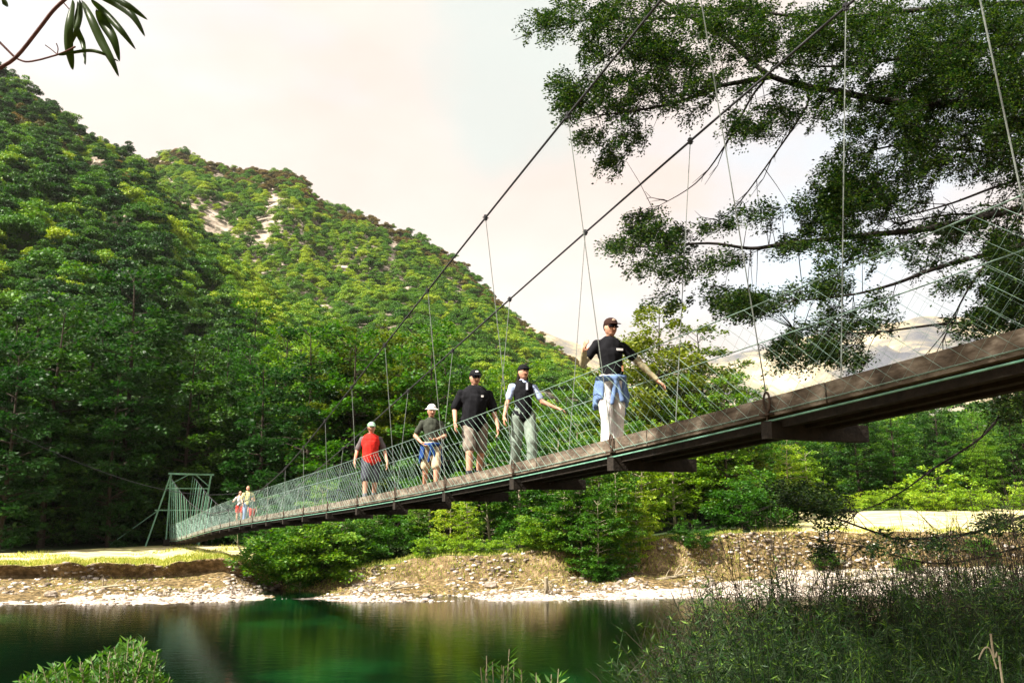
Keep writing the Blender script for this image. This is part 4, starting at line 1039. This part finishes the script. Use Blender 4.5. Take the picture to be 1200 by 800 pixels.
def person(label, pos, yaw, Hh, J, outfit, vox=.0075, build=1.0):
    """J: joints for a 1.75 m figure facing -y; outfit: list of (name, kind, material, options)"""
    r = empty('person', pos, yaw); tag(r, label, 'person'); k = Hh/1.75
    D_ = dict(pel=V3(0,0,.95), chest=V3(0,.0,1.28), neck=V3(0,.01,1.47), head=V3(0,-.03,1.635),
      shl=V3(-.178,0,1.395), shr=V3(.178,0,1.395), hl=V3(-.09,0,.93), hr=V3(.09,0,.93),
      ell=V3(-.24,.02,1.13), elr=V3(.24,.02,1.13), wl=V3(-.27,-.04,.88), wr=V3(.27,-.04,.88),
      knl=V3(-.11,-.03,.50), knr=V3(.11,-.03,.50), anl=V3(-.11,.03,.08), anr=V3(.11,.03,.08), hal=V3(-.03,-.05,-1), har=V3(.03,-.05,-1), look=V3(0,-1,-.12))
    D_.update({a: V3(*b) for a, b in J.items()}); D_['head'] = D_['head'] if 'head' in J else D_['head']
    g = build; lk = D_['look'].normalized(); X = V3(1,0,0); hx = lk.cross(V3(0,0,1)).normalized()*-1
    hz = hx.cross(-lk)*1.0; hz = hz if hz.z > 0 else -hz
    HM_ = Matrix((hx, -lk, hz)).transposed()
    hd = D_['head']
    def limb(mb, a, b, ra, rb, e=0): mb.capsule(D_[a]*k, D_[b]*k, (ra+e)*k, (rb+e)*k)
    b = MB(); gg = g
    b.ell(D_['chest']*k+V3(0,0,.05)*k, (.155*gg*k,.105*gg*k,.20*k)); b.ell(D_['pel']*k+V3(0,.01,.0)*k, (.155*gg*k,.105*gg*k,.13*k)); b.capsule(D_['pel']*k, D_['chest']*k, .115*gg*k, .12*gg*k)
    limb(b,'chest','neck',.09,.055); b.capsule(D_['neck']*k, (hd+V3(0,.015,-.04))*k, .054*k, .052*k)
    b.capsule(D_['shl']*k, D_['shr']*k, .056*k, .056*k); b.capsule(V3(-.10,.01,1.42)*k, V3(0,.01,1.49)*k, .05*k, .05*k); b.capsule(V3(.10,.01,1.42)*k, V3(0,.01,1.49)*k, .05*k, .05*k)
    b.ell(hd*k, (.079*k,.096*k,.113*k), 16, 12, HM_); b.ell((hd+HM_@V3(0,-.03,-.062))*k, (.052*k,.052*k,.052*k), 12, 8, HM_)
    b.capsule((hd+HM_@V3(0,-.090,.01))*k, (hd+HM_@V3(0,-.114,-.025))*k, .010*k, .016*k, 8)
    for s in (-1,1): b.ell((hd+HM_@V3(s*.075,.005,-.008))*k, (.010*k,.020*k,.030*k), 8, 6, HM_)
    for s, sh, el, wr, h_, kn, an, ha in ((-1,'shl','ell','wl','hl','knl','anl','hal'),(1,'shr','elr','wr','hr','knr','anr','har')):
        limb(b, sh, el, .052, .040); limb(b, el, wr, .042, .026)
        limb(b, h_, kn, .088, .056); limb(b, kn, an, .058, .038)
        fk = (D_[kn]-D_[h_]).cross(V3(1,0,0)); b.capsule(D_[kn]*k+V3(0,.03,-.10)*k, D_[kn].lerp(D_[an],.6)*k, .052*k, .035*k)
        A_ = D_[an]; b.capsule((A_+V3(0,.03,-.045))*k, (A_+V3(0,-.14,-.05))*k, .032*k, .028*k)
        # hand
        hv = D_[ha].normalized(); sd = V3(0,1,0); sd = (sd-hv*sd.dot(hv)).normalized() if abs(hv.y) < .9 else V3(0,0,1)
        nn = hv.cross(sd).normalized(); W_ = D_[wr]; pc = W_+hv*.055
        if nn.x*s > 0: nn = -nn        # palm normal points towards the body
        b.capsule(W_*k, (W_+hv*.05)*k, .025*k, .026*k)
        for f, (o_, ln) in enumerate(((-.032,.066),(-.011,.078),(.011,.073),(.031,.058))):
            o0 = W_+hv*.045+sd*o_*.7; o1 = W_+hv*.093+sd*o_; b.capsule(o0*k, o1*k, .0135*k, .0115*k, 8)
            m1 = o1+hv*ln*.5+nn*.008; m2 = m1+(hv*.7+nn*.65).normalized()*ln*.5; b.capsule(o1*k, m1*k, .0100*k, .0095*k, 8); b.capsule(m1*k, m2*k, .0095*k, .0085*k, 8)
        t0 = W_+hv*.03-sd*.026; t1 = t0+(hv*.6-sd*.7+nn*.35).normalized()*.045; t2 = t1+(hv*.9-sd*.15+nn*.3).normalized()*.036
        b.capsule(t0*k, t1*k, .014*k, .012*k, 8); b.capsule(t1*k, t2*k, .011*k, .0095*k, 8)
    hk = hd*k; HT = HM_.transposed()
    def facemat(p):
        q = HT@(Vector(p)-hk)/k
        if q.y < -.05:
            for s in (-1,1):
                if ((q.x-s*.032)/.016)**2+((q.z-.012)/.009)**2 < 1: return 1
                if ((q.x-s*.032)/.022)**2+((q.z-.034)/.006)**2 < 1: return 1
            if (q.x/.026)**2+((q.z+.055)/.008)**2 < 1: return 2
        return 0
    fuse(b, 'body', [SKIN, EYE, LIP], vox*k, r, 2, 0, facemat)
    for nm, kind, m, op in outfit:
        b = MB(); e = op.get('e', .016); v2 = max(vox, .010)*k
        if kind == 'shirt':
            sl = op.get('sleeve', .55); bt_ = op.get('bottom', .86)
            b.ell(D_['chest']*k+V3(0,0,.05)*k, ((.158*g+e)*k,(.108*g+e)*k,.205*k)); b.capsule((D_['chest'])*k, V3(D_['pel'].x, D_['pel'].y, bt_+.12)*k, (.128*g+e)*k, (.125*g+e)*k)
            if not op.get('short'): b.ell((D_['pel']+V3(0,.0,.02))*k, ((.155*g+e)*k,(.11*g+e)*k,(.95-bt_+.04)*k))
            b.capsule(D_['shl']*k, D_['shr']*k, (.058+e*.5)*k, (.058+e*.5)*k); b.capsule(D_['chest']*k+V3(0,0,.08)*k, (D_['neck']+V3(0,.01,-.055))*k, (.10+e)*k, (.060)*k)
            if sl:
                for s_, e_, w_ in (('shl','ell','wl'),('shr','elr','wr')):
                    t = D_[s_].lerp(D_[e_], min(1, sl/.5) if sl < .5 else 1) if sl <= .5 else D_[e_]
                    b.capsule(D_[s_]*k, t*k, (.054+e*.5)*k, (.048+e*.9)*k)
                    if sl > .5: b.capsule(D_[e_]*k, D_[e_].lerp(D_[w_], (sl-.5)*2)*k, (.046+e*.7)*k, (.032+e*.6)*k)
            o = fuse(b, nm, m, v2, r, 3, .011, None, 7)
        elif kind == 'vest':
            b.ell(D_['chest']*k+V3(0,0,.05)*k, ((.158*g+e)*k,(.108*g+e)*k,.20*k)); b.capsule((D_['chest'])*k, V3(0, 0, op.get('bottom',.86)+.1)*k, (.128*g+e)*k, (.128*g+e)*k); b.ell((D_['pel']+V3(0,.0,.0))*k, ((.16*g+e)*k,(.115*g+e)*k,.14*k))
            for s_ in ('shl','shr'): b.capsule((D_['chest']+V3(0,0,.12))*k, (D_[s_]*.72+D_['neck']*.28)*k, .08*k, .055*k)
            o = fuse(b, nm, m, v2, r, 3, .005)
        elif kind in ('trousers','shorts'):
            b.ell((D_['pel']+V3(0,.005,.0))*k, ((.158*g+e)*k,(.112*g+e)*k,.125*k)); b.capsule((D_['pel']+V3(0,0,.02))*k, (D_['pel']+V3(0,0,.08))*k, (.118*g+e)*k, (.118*g+e)*k)
            for h_, kn, an in (('hl','knl','anl'),('hr','knr','anr')):
                if kind == 'shorts': t = D_[h_].lerp(D_[kn], op.get('len', .85)); b.capsule(D_[h_]*k, t*k, (.094+e)*k, (.074+e)*k)
                else: b.capsule(D_[h_]*k, D_[kn]*k, (.092+e)*k, (.064+e)*k); b.capsule(D_[kn]*k, (D_[an]+V3(0,0,.02))*k, (.062+e)*k, (.050+e*1.2)*k)
            fuse(b, nm, m, v2, r, 3, .012, None, 7)
        elif kind == 'shoes':
            for an in ('anl','anr'):
                A_ = D_[an]; b = MB(); b.capsule((A_+V3(0,.035,-.035))*k, (A_+V3(0,-.15,-.045))*k, .046*k, .037*k); b.capsule((A_+V3(0,.01,-.03))*k, (A_+V3(0,.0,op.get('h',.03)))*k, .045*k, .047*k)
                fuse(b, nm, m, v2, r, 2)
        elif kind == 'cap':
            b.ell((hd+HM_@V3(0,.004,.052))*k, (.088*k,.106*k,.078*k), 16, 10, HM_); 
            for q in range(9):
                a = -1.0+2.0*q/8; b.capsule((hd+HM_@V3(.05*math.sin(a), -.07, .052))*k, (hd+HM_@V3(.078*math.sin(a), -.10-.08*math.cos(a), .043))*k, .009*k, .008*k, 6)
            zc = hd*k; mi_ = None
            def cm(p, m=m): return 0
            o = fuse(b, nm, m, .007*k, r, 1)
            if op.get('front'): 
                b = MB(); b.ell((hd+HM_@V3(0,-.072,.082))*k, (.036*k,.020*k,.026*k), 10, 8, HM_); fuse(b, 'cap_badge', op['front'], .007*k, o, 1)
        elif kind == 'buckethat':
            b.ell((hd+HM_@V3(0,0,.06))*k, (.090*k,.106*k,.085*k), 16, 10, HM_)
            for q in range(20):
                a = 6.283*q/20; b.capsule((hd+HM_@V3(.07*math.cos(a), .085*math.sin(a), .062))*k, (hd+HM_@V3(.132*math.cos(a), .15*math.sin(a), .034))*k, .010*k, .008*k, 6)
            fuse(b, nm, m, .008*k, r, 2)
        elif kind == 'glasses':
            b.capsule((hd+HM_@V3(-.062,-.072,.012))*k, (hd+HM_@V3(-.02,-.096,.010))*k, .015*k, .016*k, 8); b.capsule((hd+HM_@V3(.062,-.072,.012))*k, (hd+HM_@V3(.02,-.096,.010))*k, .015*k, .016*k, 8); b.capsule((hd+HM_@V3(-.02,-.098,.014))*k, (hd+HM_@V3(.02,-.098,.014))*k, .005*k, .005*k, 6)
            fuse(b, nm, m, .006*k, r, 1)
        elif kind == 'hair':
            b.ell((hd+HM_@V3(0,.024,.020))*k, (.085*k,.093*k,.106*k), 14, 10, HM_)
            if op.get('long'):
                b.capsule((hd+V3(-.06,.03,-.02))*k, (hd+V3(-.085,.03,-.19))*k, .034*k, .026*k); b.capsule((hd+V3(.055,.04,-.02))*k, (hd+V3(.06,.06,-.17))*k, .03*k, .022*k); b.capsule((hd+V3(0,.07,0))*k, (hd+V3(0,.09,-.2))*k, .05*k, .035*k)
            fuse(b, nm, m, .009*k, r, 1, .003, None, 30)
        elif kind == 'waistjumper':
            n_ = 18; W2 = .150*g+e
            for q in range(n_):
                a, a2 = 6.283*q/n_, 6.283*(q+1)/n_; zf = lambda t: .985+.02*math.sin(t+1)
                b.capsule(V3(W2*math.cos(a), .125*g*math.sin(a), zf(a))*k, V3(W2*math.cos(a2), .125*g*math.sin(a2), zf(a2))*k, .042*k, .042*k, 8)
            for dx, ln in ((-.03,.30),(.05,.26)): b.capsule(V3(.01,-.15,.95)*k, V3(dx*1.6,-.165,.95-ln)*k, .036*k, .028*k)
            b.ell(V3(.01,-.16,.965)*k, (.05*k,.035*k,.045*k))
            for q in range(17):       # jumper body hanging behind and at the sides
                a = math.pi*(-.22+1.44*q/16); b.capsule(V3(W2*math.cos(a), .13*math.sin(a)+.01, .95)*k, V3((W2+.045)*math.cos(a), .18*math.sin(a)+.01, (.60 if 3 < q < 13 else .68)+.05*math.sin(q*1.3))*k, .040*k, .034*k, 8)
            fuse(b, nm, m, .010*k, r, 3, .010)
        elif kind == 'socks':
            for kn, an in (('knl','anl'),('knr','anr')): b = MB(); b.capsule(D_[an]*k, D_[an].lerp(D_[kn], op.get('h', .3))*k, .047*k, .054*k); fuse(b, nm, m, v2, r, 2)
        elif kind == 'mark':
            b.box(V3(*op['at'])*k, V3(op['w']/2,0,op.get('tilt',0))*k, V3(0,.004,0)*k, V3(0,0,op['h']/2)*k); b.build(nm, m, r)
        elif kind == 'strap':
            for s_ in (-1,1):
                pts = [V3(s_*.10,.09,1.40), V3(s_*.12,0,1.50), V3(s_*.125,-.10,1.42), V3(s_*.12,-.145,1.28), V3(s_*.13,-.12,1.12), V3(s_*.17,-.02,1.05)]
                b.tube([p*k for p in smooth_path(pts,4)], .017*k, 6)
            b.build(nm, m, r, True)
    return r
def on_deck(px, topy, w_, yaw=None, lift=.036):
    """foot position on the deck seen in photo column px, and the height that reaches row topy"""
    lo, hi = 3.0, 66.0
    for _ in range(60):
        m = (lo+hi)/2
        if proj(bp(m, w_, 1.0))[0] > px: lo = m
        else: hi = m
    f = bp(m, w_, lift); d = pdir(px, topy); zt = d[2]/d[1]*f.y
    return f, zt-f.z
YW = math.radians(25)
def walk(a, s=1): # legs mid stride; s=1 image-left leg forward
    return dict(knl=(-.10,-.20*a if s > 0 else .02,.52), anl=(-.10,-.22*a if s > 0 else .26*a,.08 if s > 0 else .13), knr=(.10,-.20*a if s < 0 else .02,.52), anr=(.10,-.22*a if s < 0 else .26*a,.08 if s < 0 else .13))
white = cloth('white_cotton', (.74,.70,.68)); 
f, h = on_deck(716, 374, .30); h_1 = h
print('P1', f, h)
person('foremost walker in black T-shirt and pale trousers, blue jumper round the waist, both arms out', f, math.radians(14), h,
  dict(walk(.45,1), shl=(-.175,0,1.41), shr=(.175,0,1.395), pel=(.015,0,.95), chest=(-.01,-.01,1.28), ell=(-.36,.03,1.17), wl=(-.42,-.20,1.29), hal=(-.1,-.6,.55), elr=(.39,-.02,1.19), wr=(.60,-.07,.97), har=(.75,-.15,-.65), look=(.15,-1,-.12)),
  [('long_sleeves','shirt',cloth('cream_sleeve',(.42,.36,.22)),dict(e=.004,sleeve=.97,short=1)), ('t_shirt','shirt',BLACK,dict(e=.018,sleeve=.30,bottom=.93)), ('trousers','trousers',white,dict(e=.018)), ('jumper','waistjumper',cloth('blue_grey_jumper',(.13,.20,.36)),{}),
   ('hair','hair',HAIRM,{}), ('cap','cap',cloth('dark_brown_cap',(.035,.018,.014)),dict(front=cloth('cap_tan',(.5,.36,.26)))), ('sunglasses','glasses',GLASS,{}), ('shoe','shoes',white,{}), ('chest_mark','mark',white,dict(at=(.075,-.142,1.335),w=.085,h=.028)), ('camera_strap_end','mark',cloth('orange_tag',(.6,.25,.12)),dict(at=(.10,-.16,1.09),w=.02,h=.07))], build=1.02)
f, h = on_deck(613, 428, .45); print('P2', f, h)
person('woman with long dark hair, black cap and vest over pale blue sleeves, grey trousers', f, math.radians(12), h,
  dict(walk(.8,-1), pel=(-.03,0,.95), chest=(0,-.01,1.28), ell=(-.25,-.02,1.16), wl=(-.32,-.10,.93), elr=(.30,-.05,1.17), wr=(.50,-.14,1.07), har=(.8,-.2,-.25), look=(.25,-1,.0)),
  [('shirt','shirt',cloth('pale_blue_shirt',(.42,.50,.72)),dict(e=.010,sleeve=.36)), ('vest','vest',BLACK,dict(e=.026)), ('trousers','trousers',cloth('grey_green_trousers',(.20,.24,.20)),dict(e=.022)), ('hair','hair',HAIRM,dict(long=1)), ('cap','cap',BLACK,{}), ('shoe','shoes',cloth('grey_boot',(.14,.13,.12)),{}), ('collar','mark',cloth('pale_collar',(.6,.62,.72)),dict(at=(.03,-.145,1.40),w=.03,h=.11))], build=.92)
f, h = on_deck(556, 434, .50); print('P3', f, h)
person('big man in black short sleeved shirt, black cap and khaki shorts, arms hanging down', f, math.radians(10), h,
  dict(walk(1.0,1), pel=(-.02,0,.945), chest=(0,-.02,1.28), shl=(-.205,0,1.385), shr=(.205,0,1.385), ell=(-.30,.02,1.16), wl=(-.31,-.17,.95), elr=(.29,.02,1.14), wr=(.34,-.10,.90), look=(.2,-1,-.15)),
  [('shirt','shirt',BLACK,dict(e=.032,sleeve=.42,bottom=.84)), ('shorts','shorts',cloth('khaki_grey_shorts',(.20,.17,.14)),dict(e=.022,len=.85)), ('hair','hair',HAIRM,{}), ('cap','cap',BLACK,dict(front=white)), ('sunglasses','glasses',GLASS,{}), ('shoe','shoes',cloth('dark_boot',(.03,.025,.02)),dict(h=.08)), ('sock','socks',cloth('dark_sock',(.04,.04,.05)),dict(h=.3)), ('chest_mark','mark',white,dict(at=(.09,-.175,1.34),w=.035,h=.03))], build=1.22)
f, h = on_deck(505, 475, .50); print('P4', f, h)
person('woman in white bucket hat and dark olive T-shirt, navy jumper round the waist', f, math.radians(8), h,
  dict(walk(.8,-1), pel=(.02,0,.95), ell=(-.31,.02,1.15), wl=(-.20,-.12,1.02), elr=(.27,-.02,1.15), wr=(.10,-.20,1.07), har=(-.8,-.3,-.1), hal=(.5,-.3,-.5), look=(.15,-1,-.12)),
  [('t_shirt','shirt',cloth('dark_olive_tee',(.050,.055,.042)),dict(e=.018,sleeve=.34,bottom=.94)), ('shorts','shorts',cloth('beige_shorts',(.52,.40,.26)),dict(e=.020,len=.9)), ('jumper','waistjumper',cloth('navy_jumper',(.018,.05,.17)),{}), ('hair','hair',GREYH,{}), ('bucket_hat','buckethat',cloth('white_hat',(.78,.74,.70)),{}), ('shoe','shoes',cloth('brown_boot',(.10,.07,.05)),{})], build=1.0)
f, h = on_deck(434, 495, .50); print('P5', f, h)
redm = cloth('red_tee', (.66,.030,.022)); 
person('man in red T-shirt with grey sleeves, pale green cap and dark grey shorts', f, math.radians(10), h,
  dict(walk(.9,1), pel=(.015,0,.95), chest=(-.01,-.02,1.28), ell=(-.29,.03,1.15), wl=(-.33,-.15,.93), elr=(.29,.03,1.15), wr=(.35,-.10,.90), look=(.05,-1,-.08)),
  [('sleeves','shirt',cloth('grey_sleeves',(.13,.11,.11)),dict(e=.014,sleeve=.40,short=1)), ('t_shirt','vest',redm,dict(e=.028,bottom=.92)), ('shorts','shorts',cloth('charcoal_shorts',(.05,.05,.065)),dict(e=.024,len=.88)), ('hair','hair',GREYH,{}), ('cap','cap',cloth('pale_green_cap',(.30,.50,.33)),{}), ('shoe','shoes',cloth('grey_shoe',(.20,.19,.18)),{}), ('sock','socks',cloth('grey_sock',(.18,.18,.2)),dict(h=.35))], build=1.12)
f, h = on_deck(290, 569, .55); print('P6', f, h)
jeans = cloth('light_jeans', (.20,.26,.42))
person('distant man in pale yellow shirt with dark straps and light blue jeans', f, math.radians(15), h,
  dict(walk(.4,1), ell=(-.28,.03,1.15), wl=(-.20,-.12,.98), elr=(.30,.03,1.15), wr=(.28,-.10,.93)),
  [('shirt','shirt',cloth('pale_yellow_shirt',(.72,.66,.30)),dict(e=.018,sleeve=.35)), ('trousers','trousers',jeans,dict(e=.018)), ('hair','hair',GREYH,{}), ('shoe','shoes',BLACK,{}), ('strap','strap',BLACK,{})], vox=.011)
f, h = on_deck(281, 575, .30); print('P7', f, h)
person('distant woman in white top and red shorts raising one hand to her face', f, math.radians(20), h,
  dict(walk(.4,-1), ell=(-.33,-.02,1.20), wl=(-.16,-.17,1.42), hal=(.4,.2,.9), elr=(.28,.0,1.15), wr=(.18,-.16,1.05)),
  [('top','shirt',white,dict(e=.014,sleeve=.30)), ('shorts','shorts',redm,dict(e=.02,len=.6)), ('hair','hair',GREYH,{}), ('shoe','shoes',white,{})], vox=.011, build=.9)
f, h = on_deck(296, 582, .62); print('P8', f, h)
person('distant child in dark top half hidden behind the man in pale yellow', f, math.radians(20), h,
  dict(walk(.4,1)), [('top','shirt',cloth('dark_green_top',(.03,.05,.04)),dict(e=.014,sleeve=.45)), ('shorts','shorts',cloth('red_shorts',(.45,.06,.05)),dict(e=.02,len=.8)), ('hair','hair',HAIRM,{}), ('shoe','shoes',white,{})], vox=.011, build=.85)

for _o in C.objects:
    if 'label' in _o and not 4 <= len(_o['label'].split()) <= 16: print('LABEL', len(_o['label'].split()), _o['label'])
# ------------------------------------------------------------- air
HAZE = True
if HAZE:
    b = MB(); b.box((0, 1900, 740), (6500,0,0), (0,7500,0), (0,0,751))
    def hz(nt, ns, L):
        v = N(ns, 'ShaderNodeVolumePrincipled', Density=.00006, Anisotropy=.3); v.inputs['Color'].default_value = (.97,.95,.92,1)
        o = N(ns, 'ShaderNodeOutputMaterial'); L.new(v.outputs[0], o.inputs['Volume'])
    tag(b.build('haze', mat('haze', hz)), kind='stuff')
